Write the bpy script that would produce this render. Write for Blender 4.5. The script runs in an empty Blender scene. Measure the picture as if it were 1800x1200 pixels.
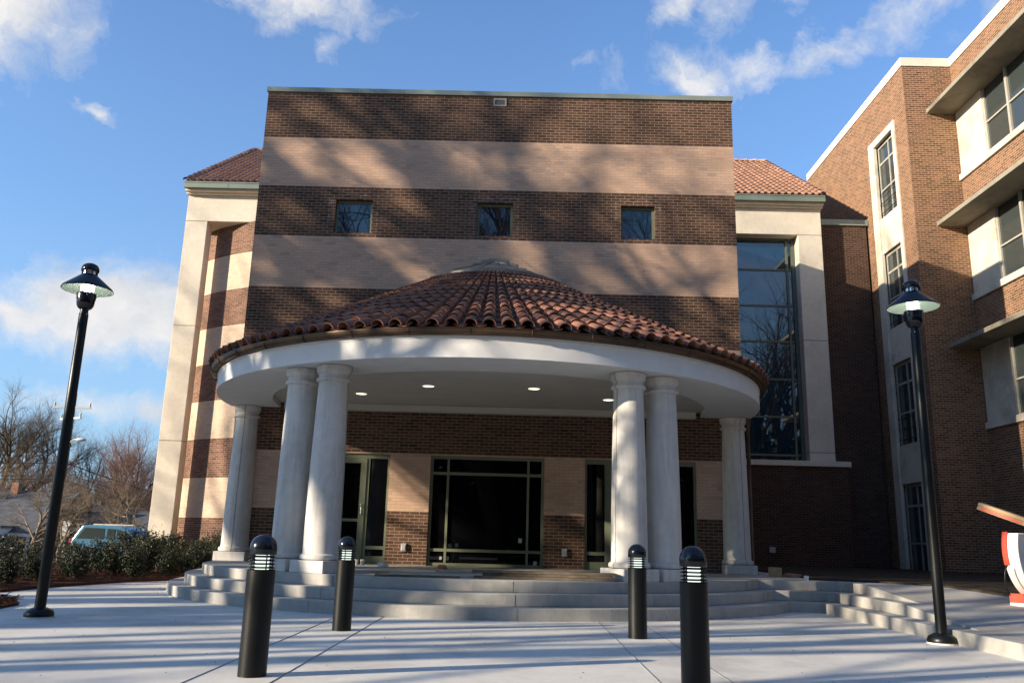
import bpy, bmesh, math, random
from mathutils import Vector, Matrix
R_ = math.radians
scene = bpy.context.scene
C = scene.collection

# ------------------------------------------------------------------ camera
H = 1.066
PITCH, ROLL, YAW = R_(13.339), R_(1.537), R_(0.575)
cam_d = bpy.data.cameras.new("camera"); cam = bpy.data.objects.new("camera", cam_d); C.objects.link(cam)
cam_d.sensor_width = 36.0; cam_d.lens = 1469.63/1800*36; cam_d.clip_end = 3000; cam_d.clip_start = 0.05
cp, sp = math.cos(PITCH), math.sin(PITCH)
fw, up, rt = Vector((0, cp, sp)), Vector((0, -sp, cp)), Vector((1, 0, 0))
cr, sr = math.cos(ROLL), math.sin(ROLL)
r2, u2 = cr*rt+sr*up, -sr*rt+cr*up
Zr = Matrix.Rotation(YAW, 3, 'Z')
r2, u2, fw = Zr@r2, Zr@u2, Zr@fw
cam.matrix_world = Matrix(((r2.x, u2.x, -fw.x, 0), (r2.y, u2.y, -fw.y, 0), (r2.z, u2.z, -fw.z, H), (0, 0, 0, 1)))
scene.camera = cam

# ------------------------------------------------------------------ light
SUN_AZ, SUN_EL = R_(24.6), R_(16.1)           # light travels towards +X, +Y
sun_d = bpy.data.lights.new("sun", 'SUN'); sun = bpy.data.objects.new("sun", sun_d); C.objects.link(sun)
sun_d.energy = 5.0; sun_d.angle = R_(0.5); sun_d.color = (1.0, 0.85, 0.66)
trav = Vector((math.cos(SUN_AZ)*math.cos(SUN_EL), math.sin(SUN_AZ)*math.cos(SUN_EL), -math.sin(SUN_EL)))
sun.rotation_euler = trav.to_track_quat('-Z', 'Y').to_euler()
sun.location = (-30, -10, 30)

scene.view_settings.view_transform = 'Standard'
scene.view_settings.look = 'None'
scene.view_settings.exposure = 1.08
scene.view_settings.gamma = 1.0
SKY_STRENGTH = 0.111

world = bpy.data.worlds.new("World"); scene.world = world; world.use_nodes = True
W = world.node_tree; W.nodes.clear()
def N(t, typ, **kw):
    n = t.nodes.new(typ)
    for k, v in kw.items():
        if k in n.inputs: n.inputs[k].default_value = v
        else: setattr(n, k, v)
    return n
def math_(t, op, a, b=None, c=None, clamp=False):
    n = t.nodes.new('ShaderNodeMath'); n.operation = op; n.use_clamp = clamp
    for i, v in enumerate((a, b, c)):
        if v is None: continue
        if isinstance(v, (int, float)): n.inputs[i].default_value = v
        else: t.links.new(v, n.inputs[i])
    return n.outputs[0]
def mixc(t, fac, a, b, typ='MIX'):
    n = t.nodes.new('ShaderNodeMix'); n.data_type = 'RGBA'; n.blend_type = typ
    for i, v in ((0, fac), (6, a), (7, b)):
        if isinstance(v, (int, float)): n.inputs[i].default_value = v
        elif isinstance(v, tuple): n.inputs[i].default_value = v if len(v) == 4 else v+(1,)
        else: t.links.new(v, n.inputs[i])
    return n.outputs[2]
def ramp(t, fac, stops):
    n = t.nodes.new('ShaderNodeValToRGB')
    while len(n.color_ramp.elements) > 1: n.color_ramp.elements.remove(n.color_ramp.elements[-1])
    for i, (p, c) in enumerate(stops):
        e = n.color_ramp.elements[0] if i == 0 else n.color_ramp.elements.new(p)
        e.position = p; e.color = (c if len(c) == 4 else tuple(c)+(1,)) if isinstance(c, tuple) else (c, c, c, 1)
    t.links.new(fac, n.inputs[0]); return n.outputs[0]
def noise(t, vec, scale, detail=4, rough=.55, dist=0.0, out=0):
    n = t.nodes.new('ShaderNodeTexNoise'); n.inputs['Scale'].default_value = scale
    n.inputs['Detail'].default_value = detail; n.inputs['Roughness'].default_value = rough
    n.inputs['Distortion'].default_value = dist
    if vec is not None: t.links.new(vec, n.inputs['Vector'])
    return n.outputs[out]

sky = N(W, 'ShaderNodeTexSky'); sky.sky_type = 'NISHITA'; sky.sun_disc = False
sky.sun_elevation = SUN_EL; sky.sun_rotation = math.atan2(-trav.x, -trav.y)
sky.air_density = 1.0; sky.dust_density = 0.6; sky.ozone_density = 2.0
gen = N(W, 'ShaderNodeTexCoord').outputs['Generated']
nrm = W.nodes.new('ShaderNodeVectorMath'); nrm.operation = 'NORMALIZE'; W.links.new(gen, nrm.inputs[0]); dirv = nrm.outputs[0]
n1 = noise(W, dirv, 6.5, 8, .62, .3, 1)
sub = W.nodes.new('ShaderNodeVectorMath'); sub.operation = 'SUBTRACT'; W.links.new(n1, sub.inputs[0]); sub.inputs[1].default_value = (.5, .5, .5)
scl = W.nodes.new('ShaderNodeVectorMath'); scl.operation = 'SCALE'; W.links.new(sub.outputs[0], scl.inputs[0]); scl.inputs['Scale'].default_value = .10
n1b = noise(W, dirv, 24, 6, .6, .2, 1)
sub2 = W.nodes.new('ShaderNodeVectorMath'); sub2.operation = 'SUBTRACT'; W.links.new(n1b, sub2.inputs[0]); sub2.inputs[1].default_value = (.5, .5, .5)
scl2 = W.nodes.new('ShaderNodeVectorMath'); scl2.operation = 'SCALE'; W.links.new(sub2.outputs[0], scl2.inputs[0]); scl2.inputs['Scale'].default_value = .03
ad = W.nodes.new('ShaderNodeVectorMath'); ad.operation = 'ADD'; W.links.new(dirv, ad.inputs[0]); W.links.new(scl.outputs[0], ad.inputs[1])
ad2 = W.nodes.new('ShaderNodeVectorMath'); ad2.operation = 'ADD'; W.links.new(ad.outputs[0], ad2.inputs[0]); W.links.new(scl2.outputs[0], ad2.inputs[1])
# cumulus masses: (azimuth right of +Y, elevation, half width, half height, tilt) in degrees, opacity
def clouds_at():
    return [(-37.0, 29.5, 5.6, 4.4, 0, .95), (-17.5, 34.0, 5.2, 2.2, 0, .9), (-14.5, 31, 1.2, 1.6, 0, .5), (-29, 25.2, 1.2, .7, -40, .75),
            (-26.5, 13.2, 7.2, 2.9, 6, 1.3), (-32.5, 12.4, 4.6, 1.8, 0, 1.0), (-25, 7.4, 6, 1.3, 0, .7), (-33, 10.5, 3, 1.0, 0, .4),
            (13.0, 30.7, 2.6, 1.9, 0, .8), (16.4, 30.6, 1.7, 1.6, 0, .6), (21.5, 31.3, 7.5, 1.2, 26, .62), (28, 33, 4.6, 2.2, 30, .60),
            (19, 35.5, 2.6, 1.8, 30, .45), (11.5, 35.5, 1.8, 1.7, 50, .75), (15.0, 34.5, 2.2, 1.8, 30, .6), (6.5, 31.2, 1.6, 1.1, 20, .35), (4.3, 31.3, 1.5, .8, 0, .3),
            (32.5, 31.0, 3.2, 1.6, 40, .45), (27, 28, 2.5, 1.2, 50, .3), (-33.5, 11.5, 2, 1, 0, .3), (-14, 28.2, 2, .8, 0, .22)]
tot = None
sepd = W.nodes.new('ShaderNodeSeparateXYZ'); W.links.new(ad2.outputs[0], sepd.inputs[0])
az = math_(W, 'ARCTAN2', sepd.outputs[0], sepd.outputs[1])
el = math_(W, 'ARCSINE', sepd.outputs[2])
for (a, e, w, h, tl, op) in clouds_at():
    ce = math.cos(R_(e))
    da = math_(W, 'MULTIPLY', math_(W, 'SUBTRACT', az, R_(a)), ce)
    de = math_(W, 'SUBTRACT', el, R_(e))
    ct, st = math.cos(R_(tl)), math.sin(R_(tl))
    x = math_(W, 'ADD', math_(W, 'MULTIPLY', da, ct), math_(W, 'MULTIPLY', de, st))
    y = math_(W, 'SUBTRACT', math_(W, 'MULTIPLY', de, ct), math_(W, 'MULTIPLY', da, st))
    x = math_(W, 'DIVIDE', x, R_(w)); y = math_(W, 'DIVIDE', y, R_(h))
    d2 = math_(W, 'ADD', math_(W, 'MULTIPLY', x, x), math_(W, 'MULTIPLY', y, y))
    g = math_(W, 'MULTIPLY', math_(W, 'EXPONENT', math_(W, 'MULTIPLY', d2, -1.0)), op)
    tot = g if tot is None else math_(W, 'MAXIMUM', tot, g)
nb = noise(W, ad.outputs[0], 17, 10, .68, .25)
# small clouds scattered elsewhere in the sky dome
ns = noise(W, dirv, 2.3, 5, .55, .3)
behind = math_(W, 'MULTIPLY', math_(W, 'SUBTRACT', ns, .52, None), 2.6, None, True)
sepn = W.nodes.new('ShaderNodeSeparateXYZ'); W.links.new(dirv, sepn.inputs[0])
backm = math_(W, 'MULTIPLY', math_(W, 'SUBTRACT', 0.35, sepn.outputs[1]), .9, None, True)
tot = math_(W, 'MAXIMUM', tot, math_(W, 'MULTIPLY', behind, backm))
dens = math_(W, 'MULTIPLY', math_(W, 'ADD', tot, math_(W, 'MULTIPLY', math_(W, 'SUBTRACT', nb, .5), 1.35)), 1.0)
mask = ramp(W, dens, [(.24, 0.0), (.50, .34), (.82, .90), (1.05, 1.0)])
mask = math_(W, 'MULTIPLY', mask, math_(W, 'GREATER_THAN', tot, .015))
# thin veil of haze close to the horizon
veil = ramp(W, sepn.outputs[2], [(0.0, .9), (.15, .62), (.35, .30), (.6, .12)])
shade = noise(W, ad2.outputs[0], 9, 6, .6)
skyc = mixc(W, 1.0, sky.outputs[0], (.62, .88, 1.22, 1), 'MULTIPLY')
vcol = mixc(W, veil, skyc, (1.70, 2.62, 3.60, 1))
ccol = mixc(W, ramp(W, shade, [(.35, 0.0), (.65, 1.0)]), (2.6, 2.8, 3.15, 1), (4.1, 4.0, 3.9, 1))
cmix = mixc(W, mask, vcol, ccol)
bg = N(W, 'ShaderNodeBackground'); bg.inputs['Strength'].default_value = SKY_STRENGTH
W.links.new(cmix, bg.inputs['Color'])
wo = N(W, 'ShaderNodeOutputWorld'); W.links.new(bg.outputs[0], wo.inputs[0])

# ------------------------------------------------------------------ helpers: meshes
random.seed(7)
class MB:
    def __init__(s): s.v = []; s.f = []; s.t = []; s.tint = 0.5
    def add(s, vs, fs, tint=None):
        o = len(s.v); s.v += [tuple(p) for p in vs]
        for f in fs: s.f.append([i+o for i in f]); s.t.append(s.tint if tint is None else tint)
        return s
    def box(s, x0, x1, y0, y1, z0, z1, tint=None):
        if x0 > x1: x0, x1 = x1, x0
        if y0 > y1: y0, y1 = y1, y0
        return s.add([(x0,y0,z0),(x1,y0,z0),(x1,y1,z0),(x0,y1,z0),(x0,y0,z1),(x1,y0,z1),(x1,y1,z1),(x0,y1,z1)],
            [(0,3,2,1),(4,5,6,7),(0,1,5,4),(1,2,6,5),(2,3,7,6),(3,0,4,7)], tint)
    def quad(s, a, b, c, d, tint=None): return s.add([a,b,c,d], [(0,1,2,3)], tint)
    def prism(s, poly, z0, z1, tint=None):
        n = len(poly)
        zz0 = z0 if callable(z0) else (lambda x, y: z0)
        zz1 = z1 if callable(z1) else (lambda x, y: z1)
        vs = [(x, y, zz0(x, y)) for x, y in poly]+[(x, y, zz1(x, y)) for x, y in poly]
        return s.add(vs, [tuple(range(n-1, -1, -1)), tuple(range(n, 2*n))]+[(i, (i+1) % n, n+(i+1) % n, n+i) for i in range(n)], tint)
    def lathe(s, prof, c=(0,0,0), n=32, a0=0.0, a1=2*math.pi, closed=True, tint=None):
        full = abs(a1-a0-2*math.pi) < 1e-6; m = n if full else n+1; vs = []; fs = []
        for i in range(m):
            a = a0+(a1-a0)*i/n
            for r, z in prof: vs.append((c[0]+r*math.cos(a), c[1]+r*math.sin(a), c[2]+z))
        k = len(prof)
        for i in range(n):
            j = (i+1) % m
            for q in range(k-1): fs.append((i*k+q, j*k+q, j*k+q+1, i*k+q+1))
        return s.add(vs, fs, tint)
    def tube(s, pts, rad, n=6, cap=True, tint=None):
        pts = [Vector(p) for p in pts]; m = len(pts); vs = []; fs = []
        prev = None
        for i, p in enumerate(pts):
            d = (pts[min(i+1, m-1)]-pts[max(i-1, 0)])
            if d.length < 1e-9: d = Vector((0,0,1))
            d.normalize()
            if prev is None:
                a = Vector((1,0,0)) if abs(d.x) < .8 else Vector((0,1,0)); e1 = d.cross(a).normalized()
            else:
                e1 = (prev-d*prev.dot(d))
                e1 = e1.normalized() if e1.length > 1e-6 else d.orthogonal().normalized()
            e2 = d.cross(e1); prev = e1
            r = rad[i] if isinstance(rad, (list, tuple)) else rad
            for k in range(n):
                a = 2*math.pi*k/n; vs.append(p+e1*(r*math.cos(a))+e2*(r*math.sin(a)))
        for i in range(m-1):
            for k in range(n): fs.append((i*n+k, i*n+(k+1) % n, (i+1)*n+(k+1) % n, (i+1)*n+k))
        if cap: fs.append(tuple(range(n-1, -1, -1))); fs.append(tuple((m-1)*n+k for k in range(n)))
        return s.add(vs, fs, tint)
    def obox(s, M, sx, sy, sz, tint=None):
        pts = [M@Vector((x*sx/2, y*sy/2, z*sz/2)) for z in (-1, 1) for x, y in ((-1,-1),(1,-1),(1,1),(-1,1))]
        return s.add(pts, [(0,3,2,1),(4,5,6,7),(0,1,5,4),(1,2,6,5),(2,3,7,6),(3,0,4,7)], tint)

WL = {}
def tag(o, label=None, cat=None, group=None, kind=None):
    if label: o['label'] = label
    if cat: o['category'] = cat
    if group: o['group'] = group
    if kind: o['kind'] = kind
    return o
def thing(name, label, cat, loc=(0,0,0), group=None):
    o = bpy.data.objects.new(name, None); C.objects.link(o); o.location = loc; o.empty_display_size = .2
    WL[o.name] = Vector(loc); return tag(o, label, cat, group)
def build(name, mb, mat, parent=None, smooth=False, label=None, loc=(0,0,0), bevel=0, autos=None):
    base = WL[parent.name] if parent else Vector(loc)
    me = bpy.data.meshes.new(name)
    me.from_pydata([(x-base.x, y-base.y, z-base.z) for x, y, z in mb.v], [], mb.f)
    me.materials.append(mat)
    at = me.attributes.new('tint', 'FLOAT', 'FACE'); at.data.foreach_set('value', mb.t)
    bm = bmesh.new(); bm.from_mesh(me); bmesh.ops.recalc_face_normals(bm, faces=bm.faces) if len(bm.faces) < 60000 and smooth != 'raw' else None
    bm.to_mesh(me); bm.free()
    if smooth:
        me.polygons.foreach_set('use_smooth', [True]*len(me.polygons))
        if autos is not None:
            try: me.set_sharp_from_angle(angle=R_(autos))
            except Exception: pass
    me.update()
    o = bpy.data.objects.new(name, me); C.objects.link(o)
    if parent: o.parent = parent; WL[o.name] = base.copy()
    else: o.location = loc; WL[o.name] = Vector(loc)
    if bevel:
        m = o.modifiers.new('bevel', 'BEVEL'); m.width = bevel; m.segments = 2; m.limit_method = 'ANGLE'; m.angle_limit = R_(50)
    if label: o['label'] = label
    return o
def struct(name, mb, mat, bevel=0, smooth=False):
    o = build(name, mb, mat, None, smooth, bevel=bevel); o['kind'] = 'structure'; return o
def single(name, mb, mat, label, cat, group=None, loc=(0,0,0), smooth=False, bevel=0, autos=None):
    return tag(build(name, mb, mat, None, smooth, None, loc, bevel, autos), label, cat, group)
def copy_tree(root, loc, rz=0.0, sc=1.0, label=None, group=None):
    r = root.copy(); C.objects.link(r); r.location = loc; r.rotation_euler = (0, 0, rz); r.scale = (sc, sc, sc)
    WL[r.name] = Vector(loc)
    if label: r['label'] = label
    if group: r['group'] = group
    for ch in list(root.children):
        c = ch.copy(); C.objects.link(c); c.parent = r
        for g in list(ch.children):
            d = g.copy(); C.objects.link(d); d.parent = c
    return r

# ------------------------------------------------------------------ helpers: materials
def mat(name):
    m = bpy.data.materials.new(name); m.use_nodes = True
    t = m.node_tree; b = t.nodes['Principled BSDF']; return m, t, b
def setb(t, b, **kw):
    nm = {'rough': 'Roughness', 'spec': 'Specular IOR Level', 'metal': 'Metallic', 'ior': 'IOR', 'coat': 'Coat Weight'}
    for k, v in kw.items():
        i = b.inputs[nm[k]]
        if isinstance(v, (int, float)): i.default_value = v
        else: t.links.new(v, i)
def position(t): return t.nodes.new('ShaderNodeNewGeometry').outputs['Position']
def objco(t): return t.nodes.new('ShaderNodeTexCoord').outputs['Object']
def bump(t, b, h, strength=.4, dist=.01):
    n = t.nodes.new('ShaderNodeBump'); n.inputs['Strength'].default_value = strength; n.inputs['Distance'].default_value = dist
    t.links.new(h, n.inputs['Height']); t.links.new(n.outputs[0], b.inputs['Normal'])
def simple(name, col, rough=.6, spec=.5, metal=0.0, var=.12, vscale=6.0, bmp=0.0, bscale=40.0, world_co=False):
    m, t, b = mat(name); co = position(t) if world_co else objco(t)
    n = noise(t, co, vscale, 5, .6)
    lo = tuple(c*(1-var) for c in col[:3]); hi = tuple(min(1, c*(1+var)) for c in col[:3])
    t.links.new(ramp(t, n, [(.3, lo), (.7, hi)]), b.inputs['Base Color'])
    setb(t, b, rough=rough, spec=spec, metal=metal)
    if bmp: bump(t, b, noise(t, co, bscale, 4, .6), bmp, .01)
    return m
def emis(name, col, strength):
    m, t, b = mat(name); b.inputs['Base Color'].default_value = tuple(col)+(1,)
    b.inputs['Emission Color'].default_value = tuple(col)+(1,); b.inputs['Emission Strength'].default_value = strength; return m

Z0, BAND = 1.597, 1.219
def brick(name, dark, mortar_d, tan=None, mortar_t=None, cyl=None, patches=False, bw=.203, rh=.06772, ms=.0052, var=.35, z0=Z0):
    m, t, b = mat(name); g = t.nodes.new('ShaderNodeNewGeometry'); P = g.outputs['Position']
    s = t.nodes.new('ShaderNodeSeparateXYZ'); t.links.new(P, s.inputs[0]); x, y, z = s.outputs
    if cyl:
        u = math_(t, 'MULTIPLY', math_(t, 'ARCTAN2', math_(t, 'SUBTRACT', y, cyl[1]), math_(t, 'SUBTRACT', x, cyl[0])), cyl[2])
    else:
        sn = t.nodes.new('ShaderNodeSeparateXYZ'); t.links.new(g.outputs['True Normal'], sn.inputs[0])
        side = math_(t, 'GREATER_THAN', math_(t, 'ABSOLUTE', sn.outputs[0]), .6)
        u = math_(t, 'ADD', math_(t, 'MULTIPLY', y, side), math_(t, 'MULTIPLY', x, math_(t, 'SUBTRACT', 1.0, side)))
    v = math_(t, 'SUBTRACT', z, z0-20*BAND)
    u = math_(t, 'ADD', u, 40.0)
    cv = t.nodes.new('ShaderNodeCombineXYZ'); t.links.new(u, cv.inputs[0]); t.links.new(v, cv.inputs[1])
    br = t.nodes.new('ShaderNodeTexBrick'); t.links.new(cv.outputs[0], br.inputs['Vector'])
    br.inputs['Scale'].default_value = 1; br.inputs['Brick Width'].default_value = bw; br.inputs['Row Height'].default_value = rh
    br.inputs['Mortar Size'].default_value = ms; br.inputs['Mortar Smooth'].default_value = .12; br.inputs['Bias'].default_value = 0
    br.inputs['Color1'].default_value = (0,0,0,1); br.inputs['Color2'].default_value = (1,1,1,1); br.inputs['Mortar'].default_value = (.5,.5,.5,1)
    sepb = t.nodes.new('ShaderNodeSeparateColor'); t.links.new(br.outputs['Color'], sepb.inputs[0]); rnd = sepb.outputs[0]
    fac = br.outputs['Fac']
    big = noise(t, P, 1.3, 5, .6); fine = noise(t, P, 60, 3, .6)
    def tone(c, var=var):
        lo = tuple(k*(1-var) for k in c); hi = tuple(k*(1+var) for k in c)
        a = ramp(t, rnd, [(0, lo), (.45, c), (.8, (hi[0], hi[1]*.96, hi[2]*.92)), (1, (lo[0]*.8, lo[1]*.85, lo[2]*.95))])
        a = mixc(t, .35, a, ramp(t, fine, [(.3, (.55,.55,.55)), (.7, (1.25,1.25,1.25))]), 'MULTIPLY')
        return mixc(t, .45, a, ramp(t, big, [(.3, (.72,.72,.72)), (.7, (1.25,1.25,1.25))]), 'MULTIPLY')
    cd = mixc(t, fac, tone(dark), mixc(t, .5, mortar_d+(1,), ramp(t, fine, [(.3, (.6,.6,.6)), (.7, (1.2,1.2,1.2))]), 'MULTIPLY'))
    if tan:
        k = math_(t, 'FLOOR', math_(t, 'DIVIDE', v, BAND))
        odd = math_(t, 'MODULO', k, 2.0)
        ct = mixc(t, fac, tone(tan, .07), mortar_t+(1,))
        col = mixc(t, odd, ct, cd)
    else: col = cd
    if patches:     # lime bloom washed out of the mortar round the windows
        pm = None
        for (a0, a1, b0, b1) in patches:
            dx = math_(t, 'MAXIMUM', math_(t, 'SUBTRACT', a0, x), math_(t, 'SUBTRACT', x, a1))
            dz = math_(t, 'MAXIMUM', math_(t, 'SUBTRACT', b0, z), math_(t, 'SUBTRACT', z, b1))
            d = math_(t, 'MAXIMUM', dx, dz)
            q = math_(t, 'SUBTRACT', 1.0, math_(t, 'MULTIPLY', math_(t, 'ABSOLUTE', math_(t, 'SUBTRACT', d, .11)), 14.0), None, True)
            pm = q if pm is None else math_(t, 'MAXIMUM', pm, q)
        pn = ramp(t, noise(t, P, 4.5, 5, .7), [(.48, 0.0), (.62, 1.0)])
        pm = math_(t, 'MULTIPLY', math_(t, 'MULTIPLY', pm, pn), math_(t, 'ADD', math_(t, 'MULTIPLY', fac, .6), .12))
        col = mixc(t, pm, col, (.62, .56, .50, 1))
    t.links.new(col, b.inputs['Base Color']); setb(t, b, rough=.88, spec=.25)
    bump(t, b, math_(t, 'SUBTRACT', math_(t, 'MULTIPLY', fine, .25), fac), .55, .006)
    return m
def concrete(name, col, stain=.25, fine_s=90, spec=.3, streak=0.0, slabs=False):
    m, t, b = mat(name); P = position(t)
    a = noise(t, P, 0.9, 6, .62, .4); c = noise(t, P, 7, 6, .7); f = noise(t, P, fine_s, 3, .6)
    k = ramp(t, a, [(.34, tuple(v*(1-stain) for v in col)), (.50, col), (.68, tuple(min(1, v*(1+stain*.4)) for v in col))])
    k = mixc(t, .5, k, ramp(t, c, [(.3, (.82,.82,.83)), (.7, (1.12,1.12,1.1))]), 'MULTIPLY')
    k = mixc(t, .5, k, ramp(t, f, [(.3, (.78,.78,.78)), (.7, (1.15,1.15,1.15))]), 'MULTIPLY')
    if streak:
        vm = t.nodes.new('ShaderNodeVectorMath'); vm.operation = 'MULTIPLY'; t.links.new(P, vm.inputs[0]); vm.inputs[1].default_value = (9, 9, .7)
        k = mixc(t, streak, k, ramp(t, noise(t, vm.outputs[0], 1.0, 5, .65, .6), [(.36, (.62,.60,.56)), (.55, (1,1,1)), (.8, (1.06,1.06,1.05))]), 'MULTIPLY')
    if slabs:
        sp_ = t.nodes.new('ShaderNodeSeparateXYZ'); t.links.new(P, sp_.inputs[0])
        cb_ = t.nodes.new('ShaderNodeCombineXYZ'); t.links.new(math_(t, 'FLOOR', math_(t, 'DIVIDE', math_(t, 'SUBTRACT', sp_.outputs[0], 1.17), 3.555)), cb_.inputs[0]); t.links.new(math_(t, 'FLOOR', math_(t, 'DIVIDE', math_(t, 'ADD', sp_.outputs[1], 2.5), 5.75)), cb_.inputs[1])
        wn = t.nodes.new('ShaderNodeTexWhiteNoise'); t.links.new(cb_.outputs[0], wn.inputs['Vector'])
        k = mixc(t, 1.0, k, ramp(t, wn.outputs['Value'], [(0, (.93,.935,.94)), (1, (1.03,1.025,1.01))]), 'MULTIPLY')
        bm_ = t.nodes.new('ShaderNodeVectorMath'); bm_.operation = 'MULTIPLY'; t.links.new(P, bm_.inputs[0]); bm_.inputs[1].default_value = (1.2, 60, 1)
        k = mixc(t, .25, k, ramp(t, noise(t, bm_.outputs[0], 1.0, 3, .6), [(.3, (.86,.86,.86)), (.7, (1.08,1.08,1.08))]), 'MULTIPLY')
    spots = ramp(t, noise(t, P, 3.4, 8, .8), [(.69, (1,1,1)), (.74, (.6,.56,.5))])
    k = mixc(t, .6, k, spots, 'MULTIPLY')
    t.links.new(k, b.inputs['Base Color']); setb(t, b, rough=.85, spec=spec)
    bump(t, b, math_(t, 'ADD', f, math_(t, 'MULTIPLY', c, .6)), .35, .004)
    return m
def glass(name, tint=(.01,.02,.03), ior=2.0, rough=.015, wob=.004):
    m, t, b = mat(name); b.inputs['Base Color'].default_value = tint+(1,)
    setb(t, b, rough=rough, ior=ior, spec=.5)
    bump(t, b, noise(t, position(t), 1.6, 2, .5), .08, wob)
    return m

M = {}
wins_up = [(-4.32, -3.47, 7.80, 8.60), (-1.06, -.24, 7.80, 8.60), (2.24, 3.02, 7.80, 8.60)]
M['brick'] = brick('striped brick', (.090,.048,.033), (.30,.215,.14), (.53,.355,.25), (.39,.275,.20), patches=wins_up)
M['drum'] = brick('striped brick drum', (.155,.080,.058), (.34,.25,.17), (.56,.44,.33), (.43,.335,.25), cyl=(-6.18, 32.4, 7.0), z0=1.49)
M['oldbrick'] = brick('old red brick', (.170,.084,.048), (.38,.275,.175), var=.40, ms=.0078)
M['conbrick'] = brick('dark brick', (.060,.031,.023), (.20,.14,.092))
M['precast'] = concrete('precast concrete', (.66,.60,.49), .12, 60, .25)
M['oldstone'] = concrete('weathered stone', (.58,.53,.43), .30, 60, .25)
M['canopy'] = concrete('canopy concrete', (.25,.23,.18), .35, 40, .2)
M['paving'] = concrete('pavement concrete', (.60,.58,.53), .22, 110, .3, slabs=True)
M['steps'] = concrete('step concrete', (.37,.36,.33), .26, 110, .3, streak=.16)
M['column'] = concrete('cast stone', (.60,.58,.54), .14, 120, .3, streak=.40)
M['joint'] = simple('joint', (.10,.095,.09), .9, var=.3)
M['paving_joint'] = simple('paving joint', (.24,.235,.22), .9, var=.3)
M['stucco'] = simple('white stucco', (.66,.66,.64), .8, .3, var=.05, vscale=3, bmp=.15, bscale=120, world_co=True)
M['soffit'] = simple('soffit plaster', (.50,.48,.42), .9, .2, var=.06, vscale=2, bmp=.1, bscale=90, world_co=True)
M['greenmetal'] = simple('grey green metal', (.20,.235,.185), .45, .5, .3, var=.12, vscale=2)
M['coping'] = simple('zinc coping', (.22,.255,.215), .5, .5, .15, var=.15, vscale=1.2)
M['leadcap'] = simple('lead flashing', (.24,.22,.19), .5, .5, .4, var=.3, vscale=2.5)
M['olive'] = simple('olive window frame', (.150,.168,.105), .45, .5, 0, var=.08, vscale=2)
M['darkframe'] = simple('dark window frame', (.10,.12,.09), .45, .5, 0, var=.1, vscale=2)
M['copper'] = simple('aged copper', (.085,.050,.028), .42, .5, .45, var=.45, vscale=2.2)
M['oldwin'] = simple('grey painted frame', (.33,.315,.27), .6, .4, var=.12)
M['glass_up'] = glass('mirror blue glass', (.003,.012,.022), 1.85)
M['glass_store'] = glass('storefront glass', (.003,.003,.004), 1.42)
M['glass_big'] = glass('tall blue glass', (.003,.020,.036), 2.2)
M['glass_old'] = glass('old window glass', (.035,.045,.045), 1.7, .08, .01)
M['black'] = simple('black powder coat', (.005,.006,.006), .36, .28, 0, var=.2, vscale=9, bmp=.05, bscale=200)
M['blackgloss'] = simple('glossy black paint', (.006,.007,.012), .16, .45, 0, var=.1)
M['shadein'] = simple('white enamel', (.42,.50,.44), .5, .5, var=.04)
M['bulb'] = emis('lit lamp', (1.0,.98,.84), 5.0)
M['lens'] = emis('lit lens', (.75,.85,.76), .5)
M['louv'] = emis('lit bollard glass', (.80,.95,.82), .75)
M['down'] = emis('lit downlight', (1.0,.93,.66), 1.0)
M['chrome'] = simple('bright metal', (.55,.55,.55), .25, .5, .9, var=.1)
M['greyplate'] = simple('grey outlet cover', (.40,.41,.40), .5, .5, .2)
M['wood'] = simple('raw lumber', (.40,.27,.15), .8, .3, var=.25, vscale=5)
M['woodold'] = simple('weathered lumber', (.12,.095,.068), .85, .3, var=.4, vscale=4, bmp=.3, bscale=30)
M['woodlight'] = simple('pale lumber', (.50,.42,.30), .8, .3, var=.25, vscale=5)
M['redpaint'] = simple('red paint', (.60,.07,.035), .5, .4, var=.2)
M['whiteplastic'] = simple('white plastic', (.78,.76,.70), .4, .5, var=.06)
M['paper'] = simple('paper', (.7,.68,.62), .8, .3)
M['rubble'] = simple('broken brick', (.30,.15,.09), .9, .3, var=.3, bmp=.3)

def tile_mat(name, c):
    m, t, b = mat(name); P = position(t)
    at = t.nodes.new('ShaderNodeAttribute'); at.attribute_name = 'tint'
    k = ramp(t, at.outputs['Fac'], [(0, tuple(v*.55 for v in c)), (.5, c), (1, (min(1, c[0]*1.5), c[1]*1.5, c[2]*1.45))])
    k = mixc(t, .6, k, ramp(t, noise(t, P, 14, 5, .65), [(.3, (.62,.60,.60)), (.7, (1.2,1.2,1.2))]), 'MULTIPLY')
    t.links.new(k, b.inputs['Base Color']); setb(t, b, rough=.8, spec=.3)
    bump(t, b, noise(t, P, 70, 3, .6), .3, .004); return m
M['tile'] = tile_mat('terracotta tile', (.275,.128,.080))
M['tile2'] = tile_mat('terracotta tile bright', (.34,.185,.120))

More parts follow.
